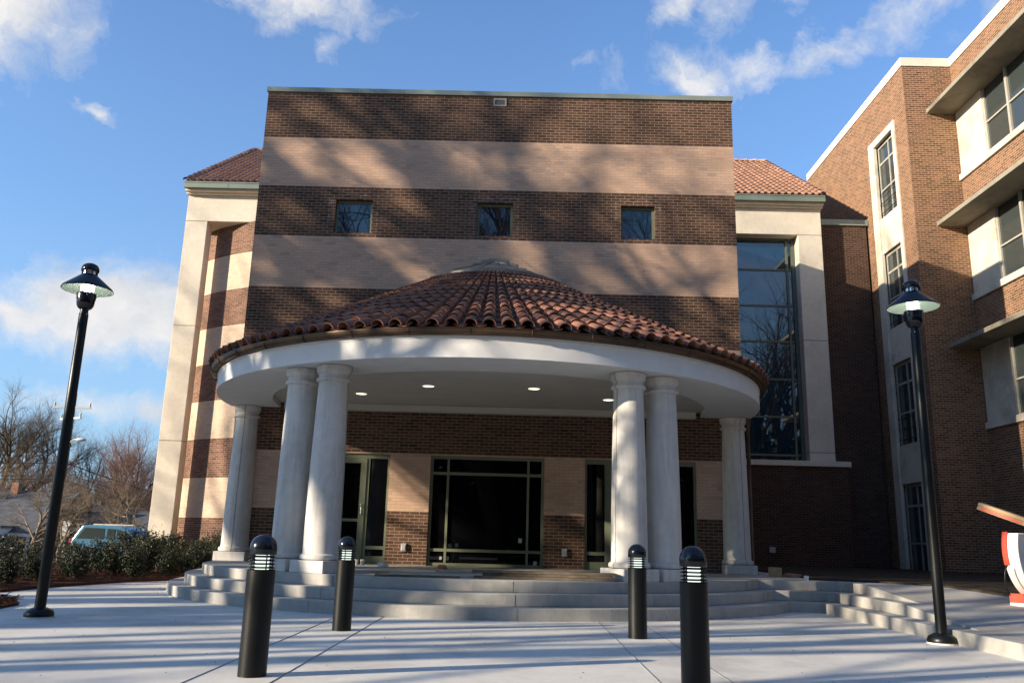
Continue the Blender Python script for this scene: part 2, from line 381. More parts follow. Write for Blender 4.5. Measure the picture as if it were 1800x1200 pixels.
def bark(name, c, var=.3):
    return simple(name, c, .95, .15, var=var, vscale=9, bmp=.3, bscale=30)
M['bark'] = bark('grey bark', (.085,.072,.055))
M['twig'] = bark('grey brown twigs', (.12,.095,.070))
M['twig_red'] = bark('reddish twigs', (.17,.095,.070))
M['twig_tan'] = bark('tan twigs', (.21,.16,.11))
def leafmat():
    m, t, b = mat('evergreen leaf'); at = t.nodes.new('ShaderNodeAttribute'); at.attribute_name = 'tint'
    t.links.new(ramp(t, at.outputs['Fac'], [(0, (.006,.010,.004)), (.6, (.017,.028,.009)), (1, (.052,.062,.018))]), b.inputs['Base Color'])
    setb(t, b, rough=.55, spec=.4); return m
M['leaf'] = leafmat()
def mulchmat():
    m, t, b = mat('pine straw mulch'); P = position(t); n = noise(t, P, 26, 8, .75, 1.0); n2 = noise(t, P, 2.2, 4, .6)
    k = ramp(t, n, [(.30, (.022,.010,.006)), (.5, (.085,.035,.018)), (.72, (.19,.085,.042))])
    k = mixc(t, .5, k, ramp(t, n2, [(.3, (.6,.6,.6)), (.7, (1.2,1.2,1.2))]), 'MULTIPLY')
    t.links.new(k, b.inputs['Base Color']); setb(t, b, rough=.95, spec=.15); bump(t, b, n, 1.0, .04); return m
M['mulch'] = mulchmat()
def groundmat():
    m, t, b = mat('winter lawn'); P = position(t); n = noise(t, P, 8, 8, .7); n2 = noise(t, P, .15, 5, .6)
    k = ramp(t, n2, [(.35, (.075,.080,.030)), (.55, (.13,.115,.060)), (.7, (.10,.075,.045))])
    k = mixc(t, .6, k, ramp(t, n, [(.3, (.5,.5,.5)), (.7, (1.3,1.3,1.3))]), 'MULTIPLY')
    t.links.new(k, b.inputs['Base Color']); setb(t, b, rough=.95, spec=.15); bump(t, b, n, .8, .03); return m
M['ground'] = groundmat()
M['soil'] = simple('bare soil', (.045,.036,.026), .95, .1, var=.5, vscale=6, bmp=.8, bscale=40, world_co=True)
M['asphalt'] = simple('asphalt', (.055,.055,.055), .9, .3, var=.25, vscale=3, bmp=.3, bscale=120, world_co=True)

# ------------------------------------------------------------------ the setting: ground
def gz(x, y):
    # the land drops a little to the left, beyond the planting bed
    d = max(0.0, -x-13.0)+max(0.0, y-30.0)*.35*(1 if x < 0 else 0)
    return -.03-.75*min(1.0, d/14.0)-.012*max(0.0, min(200.0, d)-14.0)
gm = MB()
xs = [-1500,-800,-400,-250,-160,-110,-80,-60,-50,-42,-36,-31,-27,-23,-19,-16,-13,-8,0,20,60,120,300,700,1500]
ys = [-1500,-700,-300,-120,-60,-30,-14,-4,6,14,20,26,30,34,40,48,58,70,85,105,130,170,240,400,800,1500]
vs = [(x, y, gz(x, y)-.0) for y in ys for x in xs]; nx = len(xs)
gm.add(vs, [(j*nx+i, j*nx+i+1, (j+1)*nx+i+1, (j+1)*nx+i) for j in range(len(ys)-1) for i in range(nx-1)])
struct('ground', gm, M['ground'], smooth=True)

pv = MB()
pv.prism([(-30,-16),(16,-16),(16,26),(-5.2,26),(-6.1,22),(-7.0,20.3),(-8.05,18.2),(-8.45,16.0),(-8.5,14.35),(-30,14.05)], -.12, 0)
struct('pavement', pv, M['paving'])
jn = MB()
for x in (-2.385, -1.775, 1.17, 1.765):
    jn.box(x-.003, x+.003, -10, 12.95, .001, .005)
for y in (-2.5, 3.0):
    jn.box(-14, 15, y-.005, y+.005, .0055, .0095)
for a_ in (-148, -112, -84.0, -63, -35):     # control joints on the curved risers
    for k in range(3):
        r = 5.556+.289*(2-k)+.0015; x, y = -.60+r*math.cos(R_(a_)), 18+r*math.sin(R_(a_)); jn.box(x-.004, x+.004, y-.0015, y+.01, k*.167+.006, (k+1)*.167-.012)
struct('pavement_joints', jn, M['paving_joint'])

CX, CY = -.62, 18.0
RP, TR, RS = 5.556, .289, .167
def step_poly(k):
    # k = 0 the lowest slab .. 2 the platform itself
    r = RP+TR*(2-k); ye = 14.88+.27*k; xe = 5.23+.29*k
    pts = []; cx = -.60
    a_end = -math.acos(min(1, 0)) ; 
    # right end angle where the arc reaches Y = ye
    a1 = math.asin((ye-CY)/r)
    n = 56; a0 = -math.pi-R_(14)
    for i in range(n+1):
        a = a0+(a1-a0)*i/n; pts.append((cx+r*math.cos(a), CY+r*math.sin(a)))
    yr = (4.0, 12.45, 14.45)[k]
    if k == 0: pts += [(xe, ye), (xe, yr), (15.9, yr), (15.9, 26)]
    else: pts += [(xe-.08, ye), (xe, ye-.08), (xe, yr), (15.9, yr), (15.9, 26)]
    pts += [(pts[0][0], 26)]
    return pts
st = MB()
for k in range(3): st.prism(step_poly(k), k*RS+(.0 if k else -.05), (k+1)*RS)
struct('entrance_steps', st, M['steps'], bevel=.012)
tr = MB()       # the ramp that climbs beside the steps
def wedge(x0, x1, pts):
    n = len(pts); vs = [(x0, y, z) for y, z in pts]+[(x1, y, z) for y, z in pts]
    tr.add(vs, [tuple(range(n)), tuple(range(2*n-1, n-1, -1))]+[(i, (i+1) % n, n+(i+1) % n, n+i) for i in range(n)])
wedge(5.52, 15.9, [(10.45, RS-.01), (10.45, RS+.002), (12.45, 2*RS), (12.45, RS-.01)])
wedge(5.81, 15.9, [(12.45, RS-.01), (12.45, 2*RS+.001), (14.45, 3*RS), (14.45, RS-.01)])
struct('ramp', tr, M['steps'], bevel=.006)

# planting beds
def mound(poly, z0, z1, name, seed):
    rnd = random.Random(seed)
    x0 = min(p[0] for p in poly); x1 = max(p[0] for p in poly); y0 = min(p[1] for p in poly); y1 = max(p[1] for p in poly)
    def inside(x, y):
        c = False; n = len(poly)
        for i in range(n):
            (xa, ya), (xb, yb) = poly[i], poly[(i+1) % n]
            if (ya > y) != (yb > y) and x < (xb-xa)*(y-ya)/(yb-ya)+xa: c = not c
        return c
    mb = MB()
    mb.prism(poly, -.05, z0)
    o = struct(name, mb, M['mulch'])
    # loose straw lying on it
    ms = MB(); cnt = 0
    while cnt < 5200:
        x = rnd.uniform(x0, x1); y = rnd.uniform(y0, y1)
        if not inside(x, y): continue
        cnt += 1; a = rnd.uniform(0, math.pi); l = rnd.uniform(.04, .14); z = z0+rnd.uniform(.002, .05); w = rnd.uniform(.003, .009)
        dx, dy = math.cos(a)*l, math.sin(a)*l; dz = rnd.uniform(-.03, .03)
        ms.add([(x-dx, y-dy, z-dz), (x+dx, y+dy, z+dz), (x+dx*.9-dy*w/l, y+dy*.9+dx*w/l, z+dz+.006), (x-dx-dy*w/l, y-dy+dx*w/l, z-dz+.006)], [(0,1,2,3)])
    s = build(name.replace('bed', 'straw'), ms, M['mulch'], None, 'raw'); tag(s, 'reddish brown pine straw lying on the planting bed', 'pine straw', kind='stuff')
mound([(-8.52,14.37),(-8.47,16.0),(-8.07,18.2),(-7.0,20.3),(-6.1,22),(-5.6,25.0),(-13.5,25.2),(-16,21),(-17,17),(-16,13.95),(-11,14.25)], .05, .1, 'hedge_bed', 3)
mound([(-6.78,11.35),(-6.92,12.2),(-7.45,12.95),(-9,13.0),(-16,12.9),(-16,10.4),(-11,10.6),(-8.2,10.95)], .04, .1, 'lamp_bed', 4)

def terr(x, y): return min(3*RS, max(RS, RS+(y-10.45)*RS/2.0))
sb_ = MB(); edge = [(5.75,25.6),(5.72,17.6),(5.35,15.75),(6.25,15.35),(7.05,14.45),(7.75,13.2),(8.6,12.45),(11,11.3),(13.0,10.6),(13.0,14.45),(13.0,25.6)]
sb_.prism(edge, lambda x, y: terr(x, y)-.02, lambda x, y: terr(x, y)+.035)
struct('soil_bed', sb_, M['soil'])
# ------------------------------------------------------------------ striped brick building
def wall_holes(mb, axis, c, u0, u1, v0, v1, holes, depth):
    """wall face lying in Y=c (axis 'y') or X=c (axis 'x') with recessed openings; depth pushes into the wall"""
    us = sorted({u0, u1}|{h[0] for h in holes}|{h[1] for h in holes}); vv = sorted({v0, v1}|{h[2] for h in holes}|{h[3] for h in holes})
    us = [u for u in us if u0 <= u <= u1]; vv = [v for v in vv if v0 <= v <= v1]
    def pt(u, v, d=0.0): return (u, c+d, v) if axis == 'y' else (c+d, u, v)
    for i in range(len(us)-1):
        for j in range(len(vv)-1):
            um, vm = (us[i]+us[i+1])/2, (vv[j]+vv[j+1])/2
            if any(h[0] < um < h[1] and h[2] < vm < h[3] for h in holes): continue
            mb.quad(pt(us[i], vv[j]), pt(us[i+1], vv[j]), pt(us[i+1], vv[j+1]), pt(us[i], vv[j+1]))
    for h in holes:
        a, b, e, f = h[:4]; d = h[4] if len(h) > 4 else depth
        mb.quad(pt(a, e), pt(a, f), pt(a, f, d), pt(a, e, d)); mb.quad(pt(b, e), pt(b, e, d), pt(b, f, d), pt(b, f))
        mb.quad(pt(a, f), pt(b, f), pt(b, f, d), pt(a, f, d)); mb.quad(pt(a, e), pt(a, e, d), pt(b, e, d), pt(b, e))

FX0, FX1, FT = -6.14, 4.865, 11.33
hall = thing('college_building', 'striped dark and tan brick building with flat blank front and three small square windows', 'building', (CX, 18, 0))
store = [(-5.05, -2.72, .501, 2.79), (-1.85, .585, .501, 2.79), (1.45, 3.82, .501, 2.79)]
wb = MB()
wall_holes(wb, 'y', 18.0, FX0, FX1, 0, FT, [w+(.20,) for w in wins_up]+[s_+(.16,) for s_ in store], .2)
wb.quad((FX0,18,0),(FX0,27,0),(FX0,27,FT),(FX0,18,FT)); wb.quad((FX1,18,0),(FX1,27,0),(FX1,27,FT),(FX1,18,FT))
wb.quad((FX0,27,0),(FX1,27,0),(FX1,27,FT),(FX0,27,FT)); wb.quad((FX0,18,FT),(FX1,18,FT),(FX1,27,FT),(FX0,27,FT))
build('wall', wb, M['brick'], hall, 'raw')
cb = MB()
for (a, b2) in ((FX0-.03, -2.9), (-2.895, .9), (.905, FX1+.03)):
    cb.box(a, b2, 17.96, 18.35, FT-.03, FT+.085)
cb.box(FX0-.03, FX0+.3, 18.36, 27.03, FT-.03, FT+.085); cb.box(FX1-.3, FX1+.03, 18.36, 27.03, FT-.03, FT+.085)
build('coping', cb, M['coping'], hall)
for (a, b2, c, d) in wins_up:
    fb = MB(); t_ = .055; y0, y1 = 18.11, 18.19
    fb.box(a, a+t_, y0, y1, c, d); fb.box(b2-t_, b2, y0, y1, c, d); fb.box(a+t_, b2-t_, y0, y1, d-t_, d); fb.box(a+t_, b2-t_, y0, y1, c, c+.03)
    f = build('window', fb, M['olive'], hall)
    g = MB(); g.box(a+t_, b2-t_, 18.135, 18.15, c+.03, d-t_); build('pane', g, M['glass_up'], f)
vb = MB(); a, b2, c, d = -.77, -.46, 11.04, 11.24
vb.box(a, b2, 17.975, 18.0, c, c+.035); vb.box(a, b2, 17.975, 18.0, d-.035, d); vb.box(a, a+.035, 17.975, 18, c+.035, d-.035); vb.box(b2-.035, b2, 17.975, 18, c+.035, d-.035)
v_ = build('vent', vb, M['oldwin'], hall)
vb = MB(); vb.box(a+.035, b2-.035, 17.992, 17.998, c+.035, d-.035); build('grille', vb, M['joint'], v_)

# shop front openings under the portico
def storefront(a, b2, cols, rows_, name, rowcols=None):
    fb = MB(); y0, y1 = 18.06, 18.15; z0, z1 = .505, 2.79; t_ = .05
    fb.box(a, b2, y0, y1, z1-.07, z1); fb.box(a, a+.06, y0, y1, z0, z1-.07); fb.box(b2-.06, b2, y0, y1, z0, z1-.07); fb.box(a+.06, b2-.06, y0, y1, z0, z0+.06)
    xs_ = [a+.06]+cols+[b2-.06]
    for x in cols: fb.box(x-t_/2, x+t_/2, y0, y1, z0+.06, z1-.07)
    for z in rows_:
        for i in range(len(xs_)-1):
            fb.box(xs_[i]+(t_/2 if i else 0), xs_[i+1]-(t_/2 if i < len(xs_)-2 else 0), y0+.003, y1, z-.03, z+.03)
    f = build(name, fb, M['olive'], hall)
    g = MB(); g.box(a+.06, b2-.06, 18.10, 18.115, z0+.06, z1-.07); build('pane', g, M['glass_store'], f)
    return f
storefront(-1.85, .585, [-1.47, .245], [2.415, .825], 'window')
def doorway(a, b2, flip):
    fb = MB(); y0, y1 = 18.05, 18.15; z0, z1 = .505, 2.79
    cols = [a+.44, b2-.46] if not flip else [a+.46, b2-.44]
    fb.box(a, b2, y0, y1, z1-.10, z1); fb.box(a, a+.05, y0, y1, z0, z1-.10); fb.box(b2-.05, b2, y0, y1, z0, z1-.10)
    for x in cols: fb.box(x-.03, x+.03, y0, y1, z0, z1-.10)
    for (p, q) in ((a+.05, cols[0]-.03), (cols[1]+.03, b2-.05)):
        fb.box(p, q, y0, y1, z0, z0+.16); fb.box(p, q, y0, y1, .80, .87)
    f = build('door_frame', fb, M['olive'], hall)
    for (p, q) in ((a+.05, cols[0]-.03), (cols[1]+.03, b2-.05)):
        g = MB(); g.box(p, q, 18.10, 18.112, z0+.16, z1-.10); build('pane', g, M['glass_store'], f)
    mid = (cols[0]+cols[1])/2
    for i, (p, q) in enumerate(((cols[0]+.035, mid-.004), (mid+.004, cols[1]-.035))):
        d = MB(); s_ = .125
        d.box(p, p+s_, 18.03, 18.075, z0+.01, z1-.105); d.box(q-s_, q, 18.03, 18.075, z0+.01, z1-.105)
        d.box(p+s_, q-s_, 18.03, 18.075, z1-.205, z1-.105); d.box(p+s_, q-s_, 18.03, 18.075, z0+.01, z0+.24); d.box(p+s_, q-s_, 18.03, 18.075, 1.36, 1.42)
        do = build('door', d, M['olive'], hall)
        g = MB(); g.box(p+s_, q-s_, 18.048, 18.058, z0+.24, z1-.205); build('pane', g, M['glass_store'], do)
        hx = (q-.06 if i == 0 else p+.06) if flip else (q-.06 if i == 1 else p+.06)
        h_ = MB(); h_.tube([(hx, 18.03, 1.66), (hx, 17.97, 1.66), (hx, 17.97, 1.52), (hx, 18.03, 1.52)], .011, 6)
        h_.lathe([(0,0),(.028,0),(.028,.02),(0,.02)], (hx, 17.99, 1.70), 10); build('handle', h_, M['chrome'], do)
for x, z, w in ((.10, 1.06, .075), (-1.42, .66, .07), (.42, .60, .07), (-1.56, .66, .05)):
    b = MB(); Mx = Matrix.Translation((x, 18.094, z))@Matrix.Rotation(R_(w*90), 4, 'Y'); b.obox(Mx, w, .004, w*1.25); build('sticker', b, M['greyplate'], hall)
doorway(-5.05, -2.72, False); doorway(1.45, 3.82, True)
for x, z, y in ((-2.33, .86, 18), (1.03, .84, 18)):
    ob = MB(); ob.box(x-.055, x+.055, y-.05, y, z-.08, z+.08); ob.box(x-.04, x+.04, y-.062, y-.05, z-.06, z+.05); build('outlet_box', ob, M['greyplate'], hall, bevel=.006)
dp = MB(); dp.tube([(5.0,17.78,3.95),(4.93,17.9,3.75),(4.93,17.93,3.5),(4.93,17.93,.62),(4.93,17.8,.53)], .042, 8); build('downpipe', dp, M['copper'], hall, True)

# rear block: drum, precast frame, mansard tile roof, tall glazing
DX, DY, DR = -6.18, 32.4, 7.0
FS = 1.0277
def fz(z): return H+(z-H)*FS
PY0, PY1, LZ0, LZ1 = 26.0, 26.45, fz(10.80), fz(11.83)-.15
db = MB(); db.lathe([(DR, 0), (DR, LZ0+.02)], (DX, DY, 0), 96, math.pi, math.pi*1.62)
build('drum_wall', db, M['drum'], hall, 'raw')
PXL, PXR = -11.18, 9.835
def jointed(pb, x0, x1, y0, y1, z0, z1, cuts):
    zz = [z0]+cuts+[z1]
    for i in range(len(zz)-1): pb.box(x0, x1, y0, y1, zz[i]+(.007 if i else 0), zz[i+1]-(.007 if i < len(zz)-2 else 0))
for sx_ in (0, 1):
    pb = MB(); jb = MB()
    if sx_ == 0: jointed(pb, PXL, PXL+.73, PY0, PY1, 0, LZ0-.01, [fz(3.72), fz(7.32)]); pb.box(PXL, -5.6, PY0, PY1, LZ0, LZ1); jb.box(PXL+.02, PXL+.71, PY0+.02, PY1-.02, 0, LZ0+.01)
    else: jointed(pb, PXR-.79, PXR, PY0, PY1, 3.55, LZ0-.01, [fz(3.86), fz(7.33)]); pb.box(4.6, PXR, PY0, PY1, LZ0, LZ1); jb.box(PXR-.77, PXR-.02, PY0+.02, PY1-.02, 3.5, LZ0+.01)
    pf = build('precast_frame', pb, M['precast'], hall, bevel=.015); build('joint', jb, M['joint'], pf)
sb = MB(); sb.box(PXL+.1, 4.5, PY1+.001, 31, LZ0+.01, LZ0+.25); sb.box(4.5, PXR-.1, PY1+.001, 31, LZ0+.01, LZ0+.25)
sb.quad((PXL+.6,31,0),(PXR,31,0),(PXR,31,LZ1),(PXL+.6,31,LZ1))
build('soffit', sb, M['precast'], hall)
sb = MB(); sb.box(PXL+.0, PXL+.3, PY1+.002, 31, LZ0+.26, LZ1); sb.box(PXL+.3, PXL+.6, 29.5, 31, 0, LZ1-.01); build('side_wall', sb, M['precast'], hall)
sb = MB(); sb.box(PXR-.3, PXR+.0, PY1+.002, 31, LZ0+.26, LZ1); sb.box(PXR-.3, PXR-.002, PY1+.3, 31, 0, LZ0+.255); build('side_wall', sb, M['precast'], hall)
mo = MB(); mo2 = MB()
mo.box(PXL-.04, -5.4, PY0-.12, PY0+.2, LZ1+.002, LZ1+.06); mo.box(PXL-.04, -5.4, PY0-.24, PY0+.2, LZ1+.062, LZ1+.13)
mo2.box(4.4, PXR+.04, PY0-.12, PY0+.2, LZ1+.002, LZ1+.06); mo2.box(4.4, PXR+.04, PY0-.24, PY0+.2, LZ1+.062, LZ1+.13)
mo.box(PXL-.04, PXL+.2, PY0+.202, 31, LZ1+.002, LZ1+.13); mo2.box(PXR-.2, PXR+.04, PY0+.202, 31, LZ1+.002, LZ1+.13)
build('cornice', mo, M['precast'], hall); build('cornice', mo2, M['precast'], hall)
gu = MB(); GZ0, GZ1 = LZ1+.132, LZ1+.33
def gutter_run(x0, x1, y, sgn=1):
    n = max(1, int(abs(x1-x0)/1.25)); 
    for i in range(n):
        a, b2 = x0+(x1-x0)*i/n, x0+(x1-x0)*(i+1)/n
        gu.box(a+.003, b2-.003, y-.14, y, GZ0, GZ1)
        gu.box(b2-.02, b2+.005, y-.146, y-.141, GZ0, GZ1-.02)
    gu.box(x0, x1, y-.155, y-.141, GZ1-.03, GZ1+.01)
gutter_run(PXL-.05, -5.4, PY0-.22)
gu.box(PXL-.05, PXL-.001, PY0-.218, PY0+.3, GZ0, GZ1); build('gutter', gu, M['greenmetal'], hall)
gu = MB(); gutter_run(4.4, PXR+.05, PY0-.22); gu.box(PXR+.001, PXR+.05, PY0-.218, PY0+.3, GZ0, GZ1)
build('gutter', gu, M['greenmetal'], hall)

def cap_tile(mb, p0, p1, side, nrm_, w0, w1, h0, h1, seg=6, tint=.5, thick=.016):
    """one half-barrel tile from its lower end p0 to its upper end p1"""
    vs = []; n = seg+1
    for (p, w, h) in ((p0, w0, h0), (p1, w1, h1)):
        for i in range(n):
            a = math.pi*i/seg; vs.append(p+side*(math.cos(a)*w)+nrm_*(math.sin(a)*h))
    for i in range(n):
        a = math.pi*i/seg; vs.append(p0+side*(math.cos(a)*(w0-thick))+nrm_*(math.sin(a)*(h0-thick)))
    fs = [(i, i+1, n+i+1, n+i) for i in range(seg)]+[(i, i+1, 2*n+i+1, 2*n+i) for i in range(seg)]
    mb.add(vs, fs, tint)

# mansard tile slopes over the precast frame
MY0, MZ0 = PY0-.34, GZ1
RY, RS_ = 31.8, .67                    # ridge of the gabled tile roof and its pitch
RZ = MZ0+RS_*(RY-MY0)
def slope_tiles(mb, x0, x1, sp=.222, row=.37):
    rnd = random.Random(11); L = math.hypot(RY-MY0, RZ-MZ0); nr = int(L/row)+1; nc = int((x1-x0)/sp+.5)
    dr = Vector((0, RY-MY0, RZ-MZ0))/L; nrm_ = Vector((0, -(RZ-MZ0), RY-MY0))/L; side = Vector((1, 0, 0))
    for i in range(nc):
        x = x0+sp*(i+.5); ct = rnd.random()*.15
        for j in range(nr):
            d0 = j*row
            if d0 >= L-.05: continue
            d1 = min(L, d0+row+.05); o_ = Vector((x+rnd.uniform(-.005,.005), MY0, MZ0))
            cap_tile(mb, o_+dr*d0+nrm_*.030, o_+dr*d1+nrm_*.006, side, nrm_, .080, .072, .074, .066, 5, min(1, max(0, rnd.gauss(.42, .10)))+ct, .014)
EXL, EXR = PXL-.05, PXR+.05
rb = MB(); slope_tiles(rb, EXL+.02, -5.5); slope_tiles(rb, 4.5, EXR-.02)
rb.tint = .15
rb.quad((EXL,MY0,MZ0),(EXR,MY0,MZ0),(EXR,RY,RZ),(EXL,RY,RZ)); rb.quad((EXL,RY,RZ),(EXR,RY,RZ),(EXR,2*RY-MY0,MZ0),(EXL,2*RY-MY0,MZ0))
for x in (EXL, EXR): rb.add([(x,MY0,MZ0),(x,RY,RZ),(x,2*RY-MY0,MZ0),(x,2*RY-MY0,MZ0-.12),(x,RY,RZ-.16),(x,MY0,MZ0-.12)], [(0,1,4,5),(1,2,3,4)])
gb_ = MB()
for x in (PXL+.02, PXR-.02): gb_.add([(x,PY0+.3,MZ0-.02),(x,2*RY-PY0,MZ0-.02),(x,RY,RZ-.05)], [(0,1,2)])
for k_, x in enumerate((PXL+.02, PXR-.02)):
    g1_ = MB(); g1_.add([(x,PY0+.0,LZ1),(x,PY0+.0,MZ0+.15),(x,RY,RZ-.06),(x,2*RY-PY0,MZ0),(x,2*RY-PY0,LZ1)], [(0,1,2,3,4)]); build('gable_wall', g1_, M['precast'], hall, 'raw')
rnd = random.Random(2)
def cap_run(p, q_, n):
    p, q_ = Vector(p), Vector(q_); d = (q_-p).normalized(); sd = d.cross(Vector((0,0,1))).normalized(); nn = sd.cross(d).normalized()
    if nn.z < 0: nn = -nn
    for i in range(n):
        a = p+(q_-p)*(i/n); b_ = p+(q_-p)*((i+1.12)/n); cap_tile(rb, a+nn*.04, b_+nn*.015, sd, nn, .11, .10, .10, .085, 6, rnd.random())
cap_run((EXL, RY, RZ), (-5.5, RY, RZ), 15); cap_run((EXR, RY, RZ), (4.6, RY, RZ), 14)
for x, nx_ in ((EXL+.05, 18), (EXR-.05, 18)): cap_run((x, MY0, MZ0+.02), (x, RY, RZ+.02), nx_)
build('tile_roof', rb, M['tile2'], hall, 'raw')

GY = 26.40
tg = MB(); tg.box(4.7, 8.93, GY+.04, GY+.06, 3.65, LZ0)
tm = MB()
for z in (9.735, 8.535, 7.365, 6.155, 4.975, 3.80): tm.box(4.7, 8.90, GY, GY+.039, fz(z)-.03, fz(z)+.03)
tm.box(8.74, 8.81, GY-.01, GY+.04, 3.65, LZ0); tm.box(8.93, 9.06, GY-.02, GY+.08, 3.65, LZ0); tm.box(4.7, 8.93, GY-.01, GY+.039, LZ0-.07, LZ0)
tf = build('window', tm, M['darkframe'], hall, label='tall right hand window wall with horizontal bars'); build('pane', tg, M['glass_big'], tf)
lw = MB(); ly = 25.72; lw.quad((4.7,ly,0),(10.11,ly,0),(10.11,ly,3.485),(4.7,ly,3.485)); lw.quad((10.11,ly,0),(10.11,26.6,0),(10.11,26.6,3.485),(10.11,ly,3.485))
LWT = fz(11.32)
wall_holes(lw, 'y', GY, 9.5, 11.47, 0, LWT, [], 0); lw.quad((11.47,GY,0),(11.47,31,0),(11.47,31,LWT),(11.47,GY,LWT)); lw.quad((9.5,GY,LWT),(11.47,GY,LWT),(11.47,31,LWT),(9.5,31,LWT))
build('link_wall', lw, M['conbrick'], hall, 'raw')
lg = MB(); lg.box(4.7, 10.17, 25.65, 26.6, 3.485, 3.65); build('ledge', lg, M['precast'], hall, bevel=.01)
lc = MB(); lc.box(9.7, 11.53, GY-.06, GY+.4, LWT-.02, LWT+.18); lc.box(11.3, 11.53, GY+.402, 31, LWT-.02, LWT+.18); build('coping', lc, M['coping'], hall)
ob = MB(); ob.box(7.66-.09, 7.66+.09, 25.66, 25.72, .90, 1.07); build('outlet_box', ob, M['greyplate'], hall, bevel=.006)

# ------------------------------------------------------------------ the portico
port = thing('entrance_portico', 'semicircular white portico with terracotta tile roof on paired stone columns', 'portico', (CX, CY, .5))
RF, ZF0, ZF1 = 5.62, 3.74, 4.10
A0, A1 = -math.pi, 0.0
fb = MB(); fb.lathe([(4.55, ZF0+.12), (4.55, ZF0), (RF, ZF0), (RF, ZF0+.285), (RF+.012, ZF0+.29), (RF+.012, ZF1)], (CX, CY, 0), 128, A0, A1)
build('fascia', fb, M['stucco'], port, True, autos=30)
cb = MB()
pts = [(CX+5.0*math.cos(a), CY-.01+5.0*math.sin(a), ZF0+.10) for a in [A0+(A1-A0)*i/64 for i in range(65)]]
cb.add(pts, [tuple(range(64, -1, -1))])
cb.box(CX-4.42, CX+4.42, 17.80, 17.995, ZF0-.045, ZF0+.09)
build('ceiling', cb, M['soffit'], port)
def col_at(ang, rc=5.2): return (CX+rc*math.cos(R_(ang)), CY+rc*math.sin(R_(ang)), ang)
colprof = [(.285,.0),(.315,.012),(.325,.04),(.315,.072),(.285,.085),(.287,.13)]
def column(ang, rc, shaft_seam):
    x, y, _ = col_at(ang, rc); zb = .501
    pl = MB(); Mx = Matrix.Translation((x, y, zb+.093))@Matrix.Rotation(R_(ang), 4, 'Z'); pl.obox(Mx, .655, .655, .185)
    sh = MB(); z1 = zb+.187; top = ZF0-.012
    prof = [(.0, 0), (.285, 0), (.318, .012), (.330, .045), (.318, .080), (.288, .094), (.284, .12)]
    Ht = top-z1
    for i in range(1, 13):
        f = i/12; prof.append((.284-.045*(f**1.6), .12+(Ht-.12-.27)*f))
    zc = Ht-.27; r0 = .239
    prof += [(r0+.004, zc+.01), (r0+.035, zc+.02), (r0+.045, zc+.045), (r0+.035, zc+.07), (r0+.005, zc+.08), (r0+.004, zc+.13), (r0+.03, zc+.15), (r0+.045, zc+.19), (r0+.05, zc+.27), (0, zc+.27)]
    sh.lathe(prof, (x, y, z1), 48)
    s_ = build('column', sh, M['column'], port, True, autos=40)
    build('plinth', pl, M['column'], s_, bevel=.012)
    if shaft_seam is not None:
        a = R_(shaft_seam); jm = MB(); jm.tube([(x+(r-.0015)*math.cos(a), y+(r-.0015)*math.sin(a), z1+z) for r, z in prof[1:-1]], .0055, 5)
        build('joint', jm, M['joint'], s_)
for a, rc, sm in ((180, 5.25, 275), (234.9, 5.2, None), (242.6, 5.2, 355), (297.4, 5.2, 215), (305.1, 5.2, None), (0, 5.25, 290)):
    column(a, rc, sm)
for (x, y) in ((-3.15, 16.5), (-1.70, 15.45), (.28, 15.45), (1.79, 16.5)):
    lb = MB(); z = ZF0+.099
    lb.lathe([(.0, 0), (.105, 0), (.105, -.004)], (x, y, z-.004), 28); l_ = build('ceiling_light', lb, M['down'], port)
    lb = MB(); lb.lathe([(.106, -.004), (.106, -.014), (.130, -.014), (.130, 0)], (x, y, z), 28); build('trim', lb, M['stucco'], l_)

